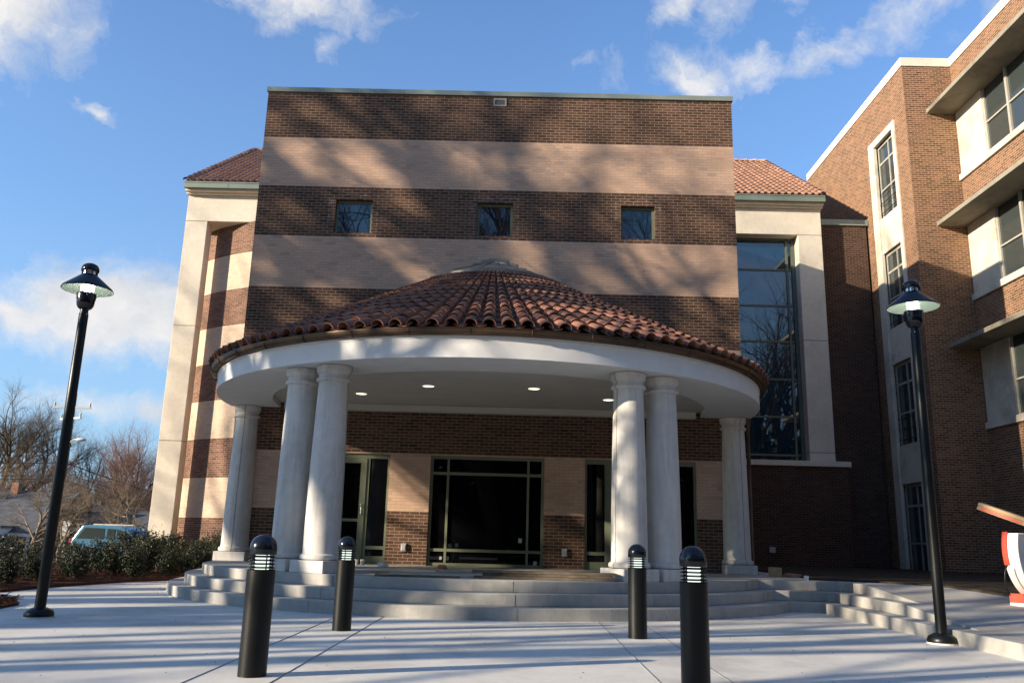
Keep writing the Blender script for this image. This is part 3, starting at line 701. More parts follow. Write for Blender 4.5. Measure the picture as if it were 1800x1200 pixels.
EZ, ER, TRr, TZ = 4.185, 5.76, 1.52, 6.44      # tile eave height and radius, upper ring
tb = MB(); NC = 62; NR = 13; rnd = random.Random(21)
sl = math.atan2(TZ-EZ, ER-TRr)
for i in range(NC):
    a = A0+(A1-A0)*(i+.5)/NC; ca, sa = math.cos(a), math.sin(a)
    rad = Vector((ca, sa, 0)); side = Vector((-sa, ca, 0)); upv = Vector((-ca*math.cos(sl), -sa*math.cos(sl), math.sin(sl))); nn = Vector((ca*math.sin(sl), sa*math.sin(sl), math.cos(sl)))
    coltint = rnd.random()*.2
    jit = rnd.uniform(-.012, .012)
    for j in range(NR):
        f0, f1 = j/NR, min(1.0, (j+1.14)/NR)
        r0 = ER+(TRr-ER)*f0; r1 = ER+(TRr-ER)*f1; z0 = EZ+(TZ-EZ)*f0; z1 = EZ+(TZ-EZ)*f1
        sp0 = math.pi*r0/NC; sp1 = math.pi*r1/NC
        k = rnd.uniform(-.006, .006)+jit*.4
        p0 = Vector((CX, CY, 0))+rad*(r0+rnd.uniform(-.012, .012))+Vector((0,0,z0))+nn*(.034)+side*k; p1 = Vector((CX, CY, 0))+rad*r1+Vector((0,0,z1))+nn*.004
        cap_tile(tb, p0, p1, side, nn, sp0*.375, sp1*.355, max(.04, sp0*.36), max(.032, sp1*.32), 7, min(1, max(0, rnd.gauss(.42, .14)+coltint)), .016)
        # pan tile between two caps
    a2 = A0+(A1-A0)*(i+1)/NC
    if i < NC-1:
        ca, sa = math.cos(a2), math.sin(a2); rad = Vector((ca, sa, 0)); side = Vector((-sa, ca, 0)); nn = Vector((ca*math.sin(sl), sa*math.sin(sl), math.cos(sl)))
        for j in range(NR):
            f0, f1 = (j-.03)/NR, min(1.0, (j+1.1)/NR); r0 = ER+(TRr-ER)*f0; r1 = ER+(TRr-ER)*f1; z0 = EZ+(TZ-EZ)*f0; z1 = EZ+(TZ-EZ)*f1
            w0 = math.pi*r0/NC*.36; w1 = math.pi*r1/NC*.36; vs = []
            for (r, z, w, lift) in ((r0, z0, w0, .022), (r1, z1, w1, 0.0)):
                for q in range(5):
                    t_ = q/4*2-1; vs.append(Vector((CX, CY, 0))+rad*r+Vector((0,0,z))+side*(w*t_)+nn*(lift-.02+.03*t_*t_))
            tb.add(vs, [(q, q+1, 5+q+1, 5+q) for q in range(4)], rnd.uniform(.05, .5))
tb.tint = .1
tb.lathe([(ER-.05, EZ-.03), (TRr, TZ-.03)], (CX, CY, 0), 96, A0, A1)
build('tile_roof', tb, M['tile'], port, 'raw')
ub = MB(); ub.lathe([(RF+.0, ZF1-.03), (ER-.05, ZF1+.04)], (CX, CY, 0), 96, A0, A1); build('eave_board', ub, M['copper'], port, True)
gb = MB(); prof = []
for i in range(9):
    a = math.pi+math.pi*i/8; prof.append((RF+.075+.065*math.cos(a), ZF1+.062+.085*math.sin(a)))
gb.lathe([(RF+.02, ZF1+.075)]+prof+[(RF+.152, ZF1+.062), (RF+.152, ZF1+.075), (RF+.136, ZF1+.075)]+[(p[0]*1.0-.006*(1 if p[0] > RF+.075 else -1), p[1]+.008) for p in prof[::-1]], (CX, CY, 0), 144, A0-.02, A1+.02)
gt = build('gutter', gb, M['copper'], port, True, autos=40)
for i in range(19):
    a = A0+(A1-A0)*(i+.35)/19; hb = MB()
    hb.tube([(CX+(RF+.075+.072*math.cos(t_))*math.cos(a), CY+(RF+.075+.072*math.cos(t_))*math.sin(a), ZF1+.062+.092*math.sin(t_)) for t_ in [math.pi+math.pi*k/8 for k in range(9)]], .009, 5)
    build('bracket', hb, M['copper'], gt)
kb = MB(); kb.lathe([(TRr+.10, TZ-.01), (TRr+.11, TZ+.035), (TRr+.03, TZ+.075), (1.0, TZ+.31), (.5, TZ+.53), (.12, TZ+.69), (0, TZ+.715)], (CX, CY, 0), 64, A0, A1)
cp_ = build('lead_cap', kb, M['leadcap'], port, True, autos=25)
kb = MB()
for a in (-150, -122, -100, -80, -58, -30):
    ca, sa = math.cos(R_(a)), math.sin(R_(a)); kb.tube([(CX+r*ca, CY+r*sa, TZ+z) for r, z in ((1.55, .09), (1.0, .325), (.5, .545), (.15, .69))], .012, 5)
build('seam', kb, M['leadcap'], cp_)
kb = MB()
for i in range(7):      # stepped flashing against the brick wall
    zt = TZ+.22+.085*i; xr = 1.42-.19*i
    for s_ in (-1, 1): kb.box(CX+s_*(xr-.19), CX+s_*(xr+.02), 17.978, 17.996, zt-.09, zt+.045)
kb.box(CX-.14, CX+.14, 17.976, 17.9965, TZ+.62, TZ+.80)
build('step_flashing', kb, M['leadcap'], port)

# ------------------------------------------------------------------ old red brick building on the right
old = thing('brick_building', 'three storey red brick building with white window bands and concrete canopies at the right', 'building', (11.55, 23.2, 0))
XA, XB, YA, YE, ZT = 11.55, 13.04, 23.2, 31.7, 15.60
ob_ = MB()
strip = (24.10, 25.56, .0, 14.02)
wall_holes(ob_, 'x', XA, YA, YE, 0, ZT, [(24.10, 25.50, .3, 14.0)], .12)
wall_holes(ob_, 'y', YA, XA, XB, 0, ZT, [], 0)
bands = [(12.0, 14.02), (8.28, 10.38), (4.58, 6.70)]
wall_holes(ob_, 'x', XB, 14.3, YA, 0, ZT, [(14.6, 23.17, a, b2) for a, b2 in bands], .14)
ob_.quad((XA,YE,0),(30,YE,0),(30,YE,ZT),(XA,YE,ZT)); ob_.quad((XB,14.3,0),(30,14.3,0),(30,14.3,ZT),(XB,14.3,ZT)); ob_.quad((30,14.3,0),(30,YE,0),(30,YE,ZT),(30,14.3,ZT))
ob_.add([(XA,YE,ZT),(XA,YA,ZT),(XB,YA,ZT),(XB,14.3,ZT),(30,14.3,ZT),(30,YE,ZT)], [(0,1,2,3,4,5)])
build('wall', ob_, M['oldbrick'], old, 'raw')
oc = MB(); t_ = .28; o2 = .03
oc.box(XA-o2, XA+.3, YA+.30, YE, ZT-.01, ZT+t_); oc.box(XA-o2, XB-o2-.003, YA-o2, YA+.298, ZT-.01, ZT+t_)
ysn = [14.27, 17.9, 20.6, YA-o2+.33]
for i in range(len(ysn)-1): oc.box(XB-o2, XB+.3, ysn[i]+.003, ysn[i+1]-.003, ZT-.01, ZT+t_)
build('coping', oc, M['precast'], old, bevel=.01)
sm = MB(); xo = XA-.05
sm.box(xo, XA+.06, 25.46, 25.86, 0, 14.18); sm.box(xo, XA+.06, 23.94, 24.12, 0, 14.18); sm.box(xo+.002, XA+.06, 24.12, 25.46, 13.95, 14.18)
for a, b2 in ((10.25, 11.42), (6.64, 7.76), (2.99, 4.12), (0, .3)): sm.box(XA+.0, XA+.07, 24.12, 25.46, a, b2)
build('surround', sm, M['oldstone'], old, bevel=.008)
for z0, z1 in ((11.42, 13.95), (7.76, 10.25), (4.12, 6.64), (.3, 2.99)):
    wf = MB(); x0, x1 = XA+.10, XA+.15
    for y in (24.12, 24.70, 25.41): wf.box(x0, x1, y, y+.05, z0, z1)
    wf.box(x0+.002, x1-.002, 24.17, 25.41, z1-.10, z1); wf.box(x0+.002, x1-.002, 24.17, 25.41, z0, z0+.05); wf.box(x0+.002, x1-.002, 24.17, 25.41, z1-.68, z1-.61); wf.box(x0+.002, x1-.002, 24.17, 25.41, z0+.95, z0+1.0)
    f = build('window', wf, M['oldwin'], old)
    g = MB(); g.box(XA+.125, XA+.13, 24.15, 25.44, z0+.03, z1-.05); build('pane', g, M['glass_old'], f)
    rl = MB()
    for zz in (.18, .5, .82): rl.tube([(XA+.04, 24.14, z0+zz), (XA+.04, 25.44, z0+zz)], .014, 5)
    if z0 > 4: build('guard_rail', rl, M['black'], f)
for k, (a, b2) in enumerate(bands):
    pn = MB(); pn.box(XB+.0, XB+.13, 21.78, 23.16, a, b2+.0); build('panel', pn, M['oldstone'], old)
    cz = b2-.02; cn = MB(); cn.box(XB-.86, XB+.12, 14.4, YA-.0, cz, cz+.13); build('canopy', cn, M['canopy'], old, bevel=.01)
    ye = [14.5, 18.9, 23.19]; sl_ = MB()
    for i in range(2): sl_.box(XB-.07, XB+.13, ye[i]+.003, ye[i+1]-.003, a-.19, a+.0)
    build('sill', sl_, M['oldstone'], old, bevel=.008)
    y = 21.78
    while y > 16.5:
        y2 = y-2.26; wf = MB(); x0, x1 = XB+.04, XB+.12
        wf.box(x0, x1, y-.06, y, a, cz); wf.box(x0-.01, x1, y-1.18, y-1.09, a, cz); wf.box(x0, x1, y2, y2+.05, a, cz)
        wf.box(x0+.002, x1-.002, y2+.05, y-.06, a, a+.05); wf.box(x0+.002, x1-.002, y2+.05, y-.06, a+.92, a+.97)
        f = build('window', wf, M['oldwin'], old)
        g = MB(); g.box(XB+.085, XB+.09, y2+.04, y-.05, a+.04, cz); build('pane', g, M['glass_old'], f)
        bl = MB(); bl.box(XB+.10, XB+.104, y-1.05, y-.10, a+.55+.3*k, cz-.02); build('blind', bl, M['oldstone'], f)
        y = y2-.003
    pn = MB(); pn.box(XB, XB+.13, 14.65, y-.003, a, b2); build('panel', pn, M['oldstone'], old)

# ------------------------------------------------------------------ street lamps
def lamp(loc, label, group):
    x, y, z = loc; root = thing('street_lamp', label, 'street lamp', loc, group)
    b = MB(); b.lathe([(0,0),(.175,0),(.175,.018),(0,.018)], loc, 24); build('footing', b, M['paving'], root)
    b = MB(); b.lathe([(0,.019),(.165,.019),(.168,.05),(.150,.085),(.095,.115),(.066,.125),(0,.125)], loc, 32); build('base_cover', b, M['black'], root, True, autos=35)
    b = MB(); b.lathe([(.064,.12),(.0635,1.2),(.058,3.80),(.050,3.84),(.050,3.87)], loc, 24); build('pole', b, M['black'], root, True, autos=40)
    b = MB(); b.lathe([(.0,3.865),(.045,3.868),(.082,3.89),(.102,3.925),(.110,3.965),(.112,4.01),(.118,4.015),(.118,4.09),(.088,4.095),(.085,4.088),(0,4.088)], loc, 32)
    h = build('housing', b, M['blackgloss'], root, True, autos=35)
    b = MB()
    for a in (30, 120, 210, 300): b.lathe([(0,0),(.007,0),(.007,.014),(0,.014)], (x+.119*math.cos(R_(a)), y+.119*math.sin(R_(a)), z+4.05), 6)
    for a in (60, 240, 330): b.lathe([(0,0),(.006,0),(.006,.012),(0,.012)], (x+.062*math.cos(R_(a)), y+.062*math.sin(R_(a)), z+3.80), 6)
    build('bolt', b, M['chrome'], h)
    b = MB()
    for i in range(5):      # wire rings of the refractor round the bulb
        zz = 4.110+.040*i; b.tube([(x+.082*math.cos(2*math.pi*k/24), y+.082*math.sin(2*math.pi*k/24), z+zz) for k in range(25)], .0035, 5, False)
    for a in (20, 110, 200, 290): b.tube([(x+.082*math.cos(R_(a)), y+.082*math.sin(R_(a)), z+4.09), (x+.082*math.cos(R_(a)), y+.082*math.sin(R_(a)), z+4.325)], .004, 5)
    build('refractor', b, M['lens'], root, True)
    b = MB(); b.lathe([(0,4.10),(.030,4.105),(.050,4.14),(.060,4.19),(.058,4.24),(.040,4.28),(0,4.30)], loc, 20); build('bulb', b, M['bulb'], root, True)
    b = MB(); b.lathe([(.105,4.345),(.112,4.335),(.305,4.172),(.318,4.150),(.320,4.138),(.314,4.138)], loc, 48); b.lathe([(.0,4.346),(.105,4.345)], loc, 32)
    s = build('shade', b, M['blackgloss'], root, True, autos=35)
    b = MB(); b.lathe([(.0,4.322),(.106,4.322),(.300,4.160),(.313,4.140)], loc, 48); build('reflector', b, M['shadein'], s, True, autos=40)
    b = MB(); b.lathe([(.088,4.346),(.088,4.40)], loc, 24)
    c = build('vent_ring', b, M['chrome'], root, True)
    for i in range(8):
        b = MB(); a = 2*math.pi*i/8; b.tube([(x+.094*math.cos(a), y+.094*math.sin(a), z+4.345), (x+.094*math.cos(a), y+.094*math.sin(a), z+4.402)], .008, 5); build('post', b, M['blackgloss'], c)
    b = MB(); b.lathe([(0,4.398),(.108,4.398),(.112,4.41),(.110,4.44),(.095,4.475),(.068,4.498),(.035,4.510),(0,4.513)], loc, 32); build('cap', b, M['blackgloss'], root, True, autos=50)
    return root
l1 = lamp((-5.76, 10.62, 0), 'black lit street lamp at the left, in front of the hedge and open sky', 'lit black street lamps')
for lx, ly in ((-5.76, 10.62), (5.107, 10.516)):     # light given off by each lit lamp
    for a in (-90, 30, 150):
        pl = bpy.data.lights.new('lamp_light', 'POINT'); po = bpy.data.objects.new('lamp_light', pl); C.objects.link(po)
        pl.energy = .05; pl.color = (.93, 1.0, .86); pl.shadow_soft_size = .02; po.location = (lx+.068*math.cos(R_(a)), ly+.068*math.sin(R_(a)), 4.215)
l2 = copy_tree(l1, (5.107, 10.516, 0), 0, 1, 'black lit street lamp standing by the low concrete step at the right', 'lit black street lamps')

# ------------------------------------------------------------------ bollards
def bollard(loc, label, group):
    x, y, z = loc; root = thing('bollard_light', label, 'bollard', loc, group)
    b = MB(); b.lathe([(0,0),(.110,0),(.109,.01),(.108,.785),(.100,.790),(0,.790)], loc, 40); build('post', b, M['black'], root, True, autos=40)
    b = MB(); b.lathe([(.055,.79),(.055,.905)], loc, 24); build('lamp_glass', b, M['louv'], root, True)
    b = MB()
    for i in range(4):
        zz = .803+.0275*i; b.lathe([(.060,zz+.004),(.110,zz-.004),(.111,zz-.001),(.095,zz+.006),(.062,zz+.012)], loc, 40)
    lv = build('louvre', b, M['blackgloss'], root, True, autos=30)
    b = MB()
    for a in (38, 128, 218, 308): b.tube([(x+.088*math.cos(R_(a)), y+.088*math.sin(R_(a)), z+.785), (x+.088*math.cos(R_(a)), y+.088*math.sin(R_(a)), z+.91)], .0055, 6)
    build('rod', b, M['black'], lv)
    b = MB(); pr = [(0,.902),(.104,.902),(.106,.908),(.106,.955)]
    for i in range(1, 11):
        a = math.pi/2*i/10; pr.append((.106*math.cos(a), .955+.105*math.sin(a)))
    b.lathe(pr, loc, 40); build('dome', b, M['blackgloss'], root, True, autos=50)
    return root
b1 = bollard((-2.0, 6.84, 0), 'nearer bollard of the left pair, close to the camera', 'domed bollard lights')
copy_tree(b1, (-1.985, 10.17, 0), R_(52), 1, 'farther bollard of the left pair, in front of the glass door', 'domed bollard lights')
copy_tree(b1, (1.444, 10.21, 0), R_(12), 1, 'farther bollard of the right pair, in front of the white column pair', 'domed bollard lights')
copy_tree(b1, (1.385, 6.72, 0), R_(5), 1, 'nearest right hand bollard, its foot cut off by the bottom edge', 'domed bollard lights')

# ------------------------------------------------------------------ loose lumber and litter on the platform
def board(name, c, l, w, h, rz, mt, label, tilt=0.0, group=None):
    b = MB(); Mx = Matrix.Rotation(tilt, 4, 'Y'); b.obox(Mx, l, w, h)
    o = build(name, b, mt, None, loc=(0,0,0), bevel=.003); o.location = c; o.rotation_euler = (0, 0, R_(rz)); WL[o.name] = Vector(c)
    return tag(o, label, 'board', group)
G = 'boards lying on the platform'
PZ = .501
board('plank', (.42, 12.92, PZ+.022), 2.05, .19, .038, .6, M['woodold'], 'lowest dark plank of the stack in front of the large ground floor window', 0, G)
board('plank', (.50, 12.95, PZ+.062), 1.95, .17, .036, -.4, M['woodold'], 'middle dark plank of the stack in front of the large ground floor window', 0, G)
board('plank', (.44, 12.98, PZ+.102), 2.15, .24, .038, .3, M['woodold'], 'topmost wide dark plank of the stack in front of the large window', 0, G)
board('plank', (-1.15, 13.05, PZ+.020), 1.5, .14, .036, -2.5, M['woodlight'], 'pale plank lying flat to the left of the dark stack', 0, G)
board('plank', (-1.42, 12.72, PZ+.016), 1.25, .12, .026, 1.5, M['woodold'], 'thin plank near the platform edge, left of the dark stack', 0, G)
board('plank', (-.55, 14.9, PZ+.020), 1.6, .10, .036, -1.5, M['woodlight'], 'narrow pale plank lying just below the large window', 0, G)
board('plywood_sheet', (-2.0, 14.0, PZ+.010), .62, .50, .018, 12, M['wood'], 'small tan plywood piece lying before the door', 0, G)
def lump(name, c, s, mt, label, cat, seed):
    rnd = random.Random(seed); bm = bmesh.new(); bmesh.ops.create_icosphere(bm, subdivisions=2, radius=1)
    for v in bm.verts: v.co = Vector((v.co.x*s[0], v.co.y*s[1], v.co.z*s[2]))*(1+rnd.uniform(-.25, .25))
    for v in bm.verts: v.co.z = max(v.co.z, -s[2]*.6)
    b = MB(); b.add([tuple(v.co) for v in bm.verts], [[v.index for v in f.verts] for f in bm.faces]); bm.free()
    o = build(name, b, mt); o.location = (c[0], c[1], c[2]+s[2]*.6); return tag(o, label, cat)
lump('crumpled_paper', (-2.55, 16.6, PZ), (.12, .06, .05), M['paper'], 'crumpled white paper on the platform at the foot of the left brick pier', 'litter', 1)
lump('crumpled_paper', (1.02, 13.9, PZ), (.05, .04, .035), M['paper'], 'small white scrap at the foot of the right brick pier', 'litter', 5)
for x, y, lb in ((-3.15, 17.2, 'white paper cup standing left of its twin before the glass door'), (-3.05, 17.3, 'white paper cup standing right of its twin before the glass door')):
    b = MB(); b.lathe([(0,0),(.032,0),(.042,.11),(.038,.11),(.03,.01),(0,.01)], (0,0,0), 14); o = build('paper_cup', b, M['paper']); o.location = (x, y, PZ); tag(o, lb, 'cup', 'paper cups by the door')
lump('brick_chunk', (-1.38, 16.3, PZ), (.11, .06, .05), M['rubble'], 'orange brown brick chunk lying under the large window', 'rubble', 2)
b = MB(); b.box(0, .22, 0, .16, 0, .17); b.box(.02, .2, .01, .15, .17, .176); o = build('cardboard_box', b, M['wood'], bevel=.004); o.location = (5.02, 17.0, PZ); tag(o, 'small brown box beside the plinth of the far right column', 'box')
lump('rubble_pile', (5.42, 17.0, PZ), (.18, .09, .05), M['rubble'], 'low heap of brick rubble next to the small brown box', 'rubble', 3)
b = MB(); b.lathe([(0,0),(.035,0),(.045,.10),(.0,.10)], (0,0,0), 12); o = build('paper_cup', b, M['paper']); o.location = (5.03, 14.98, PZ); tag(o, 'lone pale cup at the platform edge near the right steps', 'cup', 'paper cups by the door')

rl_ = random.Random(14); lm = MB()
for i in range(420):        # dry leaf crumbs and grit blown over the paving, thicker along the lowest riser
    if i < 230: a = rl_.uniform(-math.pi, -.55); r = 6.14+abs(rl_.gauss(0, .10)); x, y = -.6+r*math.cos(a), 18+r*math.sin(a)
    else: x, y = rl_.uniform(-8, 5.1), rl_.uniform(3.5, 12.0)
    if y > 17.6: continue
    a = rl_.uniform(0, 6.28); l = rl_.uniform(.006, .018); ux_, uy_ = math.cos(a)*l, math.sin(a)*l
    lm.add([(x-ux_, y-uy_, .0105), (x+uy_*.5, y-ux_*.5, .013+l*.3), (x+ux_, y+uy_, .0115), (x-uy_*.5, y+ux_*.5, .0125)], [(0,1,2,3)])
tag(build('leaf_litter', lm, M['woodold'], None, 'raw'), 'crumbs of dry leaves and grit scattered on the pavement', 'leaf litter', kind='stuff')

# ------------------------------------------------------------------ construction barrier and timber at the right edge
bx, by, bz = 7.66, 12.66, .338
br_ = thing('construction_barrier', 'big round white plastic barrier with red stripes standing on a red and white foot', 'barrier', (bx, by, bz))
def disc(mb, c, r0, r1, th, ax, n=48, a0=0, a1=2*math.pi, sq=1.0, rd=.02):
    """ring of thickness th whose axis is ax"""
    ax = Vector(ax).normalized(); e2 = Vector((0,0,1)); e1 = e2.cross(ax).normalized(); vs = []; fs = []
    full = abs(a1-a0-2*math.pi) < 1e-6; m = n if full else n+1
    for i in range(m):
        a = a0+(a1-a0)*i/n
        for r, t_ in ((r0, -th/2), (r1-rd, -th/2), (r1, -th/2+rd), (r1, th/2-rd), (r1-rd, th/2), (r0, th/2)):
            vs.append(Vector(c)+e1*(r*math.cos(a)*sq)+e2*(r*math.sin(a))+ax*t_)
    for i in range(n):
        j = (i+1) % m
        for q in range(5): fs.append((i*6+q, j*6+q, j*6+q+1, i*6+q+1))
    if not full:
        fs.append(tuple(range(5, -1, -1))); fs.append(tuple((m-1)*6+q for q in range(6)))
    mb.add(vs, fs)
axv = (.50, -.86, 0); cz_ = 1.10
b = MB(); a0_, a1_ = R_(180-21), R_(360+21); axn = Vector(axv).normalized(); e1_ = Vector((0,0,1)).cross(axn).normalized()
out = [(.70*math.cos(a0_+(a1_-a0_)*k/40), .70*math.sin(a0_+(a1_-a0_)*k/40)) for k in range(41)]
c0 = Vector((bx, by, cz_)); fr = [c0+e1_*u+Vector((0,0,v))-axn*.11 for u, v in out]; bk = [c0+e1_*u+Vector((0,0,v))+axn*.11 for u, v in out]; n_ = len(out)
b.add(fr+bk, [tuple(range(n_)), tuple(range(2*n_-1, n_-1, -1))]+[(k, (k+1) % n_, n_+(k+1) % n_, n_+k) for k in range(n_)])
build('drum', b, M['whiteplastic'], br_, True, autos=35, bevel=.012)
b = MB(); disc(b, tuple(c0-axn*.075), .69, .716, .075, axv, 12, R_(158), R_(196), rd=.004); build('stripe', b, M['redpaint'], br_, True, autos=35)
b = MB(); disc(b, (bx, by, cz_), .69, .712, .13, axv, 12, R_(-10), R_(20), rd=.004); build('stripe', b, M['redpaint'], br_, True, autos=35)
b = MB(); disc(b, tuple(c0+axn*.112), .40, .54, .004, axv, 40, R_(200), R_(340), rd=.001); build('face_stripe', b, M['redpaint'], br_)
Rz = Matrix.Rotation(R_(30), 4, 'Z')
b = MB(); Mx = Matrix.Translation((bx, by, bz+.105))@Rz; b.obox(Mx, .98, .42, .13); f_ = build('foot', b, M['redpaint'], br_, bevel=.012)
b = MB(); Mx = Matrix.Translation((bx, by, bz+.020))@Rz; b.obox(Mx, .98, .42, .05); build('foot_base', b, M['whiteplastic'], f_, bevel=.01)
b = MB(); b.tube([(bx-.66+.09*math.cos(t_), by-.40, bz+.36+.22*math.sin(t_)) for t_ in [math.pi*.62+math.pi*.75*k/14 for k in range(15)]], .010, 6); build('handle', b, M['black'], br_, True)
# timber leaning over the barrier, its low end on the paving outside the frame
p0 = Vector((7.02, 12.95, 1.70)); p1 = Vector((9.05, 10.9, .55))
tb_ = thing('timber', 'tan timber with red painted marks leaning over the white barrier', 'timber', tuple(p0))
d = (p1-p0); L = d.length; d.normalize(); e1 = d.cross(Vector((0,0,1))).normalized(); e2 = e1.cross(d).normalized()
def tbox(mb, s0, s1, w0, w1, h0, h1):
    mb.add([p0+d*s+e1*w+e2*h for s in (s0, s1) for w, h in ((w0,h0),(w1,h0),(w1,h1),(w0,h1))], [(0,1,2,3),(4,7,6,5),(0,4,5,1),(1,5,6,2),(2,6,7,3),(3,7,4,0)])
b = MB(); tbox(b, 0, L, -.13, .13, 0, .055); tbox(b, 0, L, -.13, .13, .058, .11); build('beam', b, M['wood'], tb_, bevel=.004)
b = MB()
for s0, s1 in ((.05, .62), (1.0, 1.5)): tbox(b, s0, s1, .1305, .133, .012, .045); tbox(b, s0, s1, -.133, -.1305, .012, .045); tbox(b, s0, s1, -.133, -.1305, .07, .098)
build('red_mark', b, M['redpaint'], tb_)

# ------------------------------------------------------------------ evergreen shrubs
def shrub_meshes(seed, w, h):
    rnd = random.Random(seed); lf = MB(); st_ = MB()
    stems = []
    for i in range(16):
        a = rnd.uniform(0, 2*math.pi); r = rnd.uniform(.05, w*.62); tip = Vector((r*math.cos(a), r*math.sin(a), h*rnd.uniform(.55, .98)*(1-.25*(r/w)**2)))
        base = Vector((rnd.uniform(-.08, .08), rnd.uniform(-.08, .08), 0)); mid = base.lerp(tip, .5)+Vector((rnd.uniform(-.06,.06), rnd.uniform(-.06,.06), .03))
        st_.tube([base, mid, tip], [.012, .008, .003], 4, False); stems.append((base, mid, tip))
    clumps = []
    for i in range(120):
        b_, m_, t2 = rnd.choice(stems); f = rnd.uniform(.25, 1.05); p = b_.lerp(m_, f*2) if f < .5 else m_.lerp(t2, (f-.5)*2)
        clumps.append((p+Vector((rnd.gauss(0,.09), rnd.gauss(0,.09), rnd.gauss(0,.06))), rnd.uniform(.07, .14), rnd.random()))
    for (c, r, tn) in clumps:
        for k in range(34):
            o = Vector((rnd.gauss(0,1), rnd.gauss(0,1), rnd.gauss(0,1)))*r*.62; p = c+o
            if p.z < .03: continue
            dd = (o.normalized()+Vector((rnd.gauss(0,.6), rnd.gauss(0,.6), rnd.gauss(0,.6)+.35))).normalized(); sd = dd.cross(Vector((rnd.gauss(0,1), rnd.gauss(0,1), rnd.gauss(0,1)))).normalized()
            l = rnd.uniform(.028, .052); ww = l*.42
            lf.add([p, p+dd*l*.5+sd*ww, p+dd*l, p+dd*l*.5-sd*ww], [(0,1,2,3)], min(1, max(0, tn*.5+rnd.random()*.5)))
    # a few upright new shoots
    for k in range(26):
        a = rnd.uniform(0, 2*math.pi); r = w*math.sqrt(rnd.random())*.6; p = Vector((r*math.cos(a), r*math.sin(a), h*.86)); q_ = p+Vector((rnd.uniform(-.05,.05), rnd.uniform(-.05,.05), rnd.uniform(.10,.22)))
        st_.tube([p-Vector((0,0,.2)), q_], [.004, .002], 3, False)
        for m_ in range(9):
            c = p.lerp(q_, m_/8); dd = Vector((rnd.gauss(0,1), rnd.gauss(0,1), .6)).normalized(); sd = dd.orthogonal().normalized(); l = .035
            lf.add([c, c+dd*l*.5+sd*.013, c+dd*l, c+dd*l*.5-sd*.013], [(0,1,2,3)], .5+rnd.random()*.5)
    return lf, st_
SH = []
for i in range(4):
    root = thing('evergreen_shrub', 'x', 'shrub', (0,0,0), 'evergreen shrubs in the planting bed')
    lf, st_ = shrub_meshes(40+i, .52, .86); build('foliage', lf, M['leaf'], root, 'raw'); build('stem', st_, M['bark'], root, 'raw'); SH.append(root)
rnd = random.Random(9)
ORD = ['first', 'second', 'third', 'fourth', 'fifth', 'sixth', 'seventh', 'eighth', 'ninth', 'tenth']; names_ = {}
spots = []
for r_, (xo, n) in enumerate(((-9.15, 9), (-10.1, 10), (-11.2, 10))):
    for i in range(n):
        y = 14.75+i*.98+rnd.uniform(-.15, .15)
        xx = xo+(.0 if y < 17.2 else (y-17.2)*(.60 if r_ == 0 else .40))+rnd.uniform(-.12, .12)
        hs = .60+.30*min(1.0, max(0.0, (y-16.0)/5.0)); spots.append((xx, y, hs*rnd.uniform(.92, 1.12))); names_[(xx, y)] = '%s evergreen shrub from the street lamp end, in the %s row of the hedge' % (ORD[i], ('front', 'middle', 'third')[r_])
spots += [(-6.75, 21.3, .8), (-6.9, 22.6, 1.05), (-8.3, 23.9, 1.1), (-7.2, 24.2, 1.1), (-9.6, 24.2, 1.1), (-7.7, 20.5, .72), (-10.9, 24.6, 1.15)]
spots += [(-12.4, y, .70+.04*(y-15)) for y in (15.0, 16.4, 17.9, 19.4, 20.9)]
used = [False]*4
for n_, (x, y, s_) in enumerate(spots):
    k = n_ % 4; rz = rnd.uniform(0, 6.28)
    lb = names_.get((x, y))
    if lb is None and x == -12.4: lb = '%s evergreen shrub from the street lamp end, in the rearmost row of the hedge' % ORD[int((y-14.5)/1.35)]
    if lb is None: lb = {(-6.9, 22.6): 'dark green shrub just behind the one nearest the far left column', (-8.3, 23.9): 'dark green shrub at the foot of the curved striped wall, middle of the three', (-7.2, 24.2): 'dark green shrub at the foot of the curved striped wall, nearest the portico', (-9.6, 24.2): 'dark green shrub at the foot of the curved striped wall, nearest the white pylon', (-10.9, 24.6): 'big dark green shrub hiding the foot of the white corner pylon'}.get((x, y), 'dark green evergreen shrub in the hedge')
    if (x, y) == (-6.75, 21.3): lb = 'dark green shrub nearest the far left column, at the end of the hedge'
    if (x, y) == (-7.7, 20.5): lb = 'smallest dark green shrub, at the inner front corner of the mulch bed'
    if not used[k]:
        SH[k].location = (x, y, .03); SH[k].rotation_euler = (0,0,rz); SH[k].scale = (s_,)*3; SH[k]['label'] = lb; used[k] = True
    else: copy_tree(SH[k], (x, y, .03), rz, s_, lb)

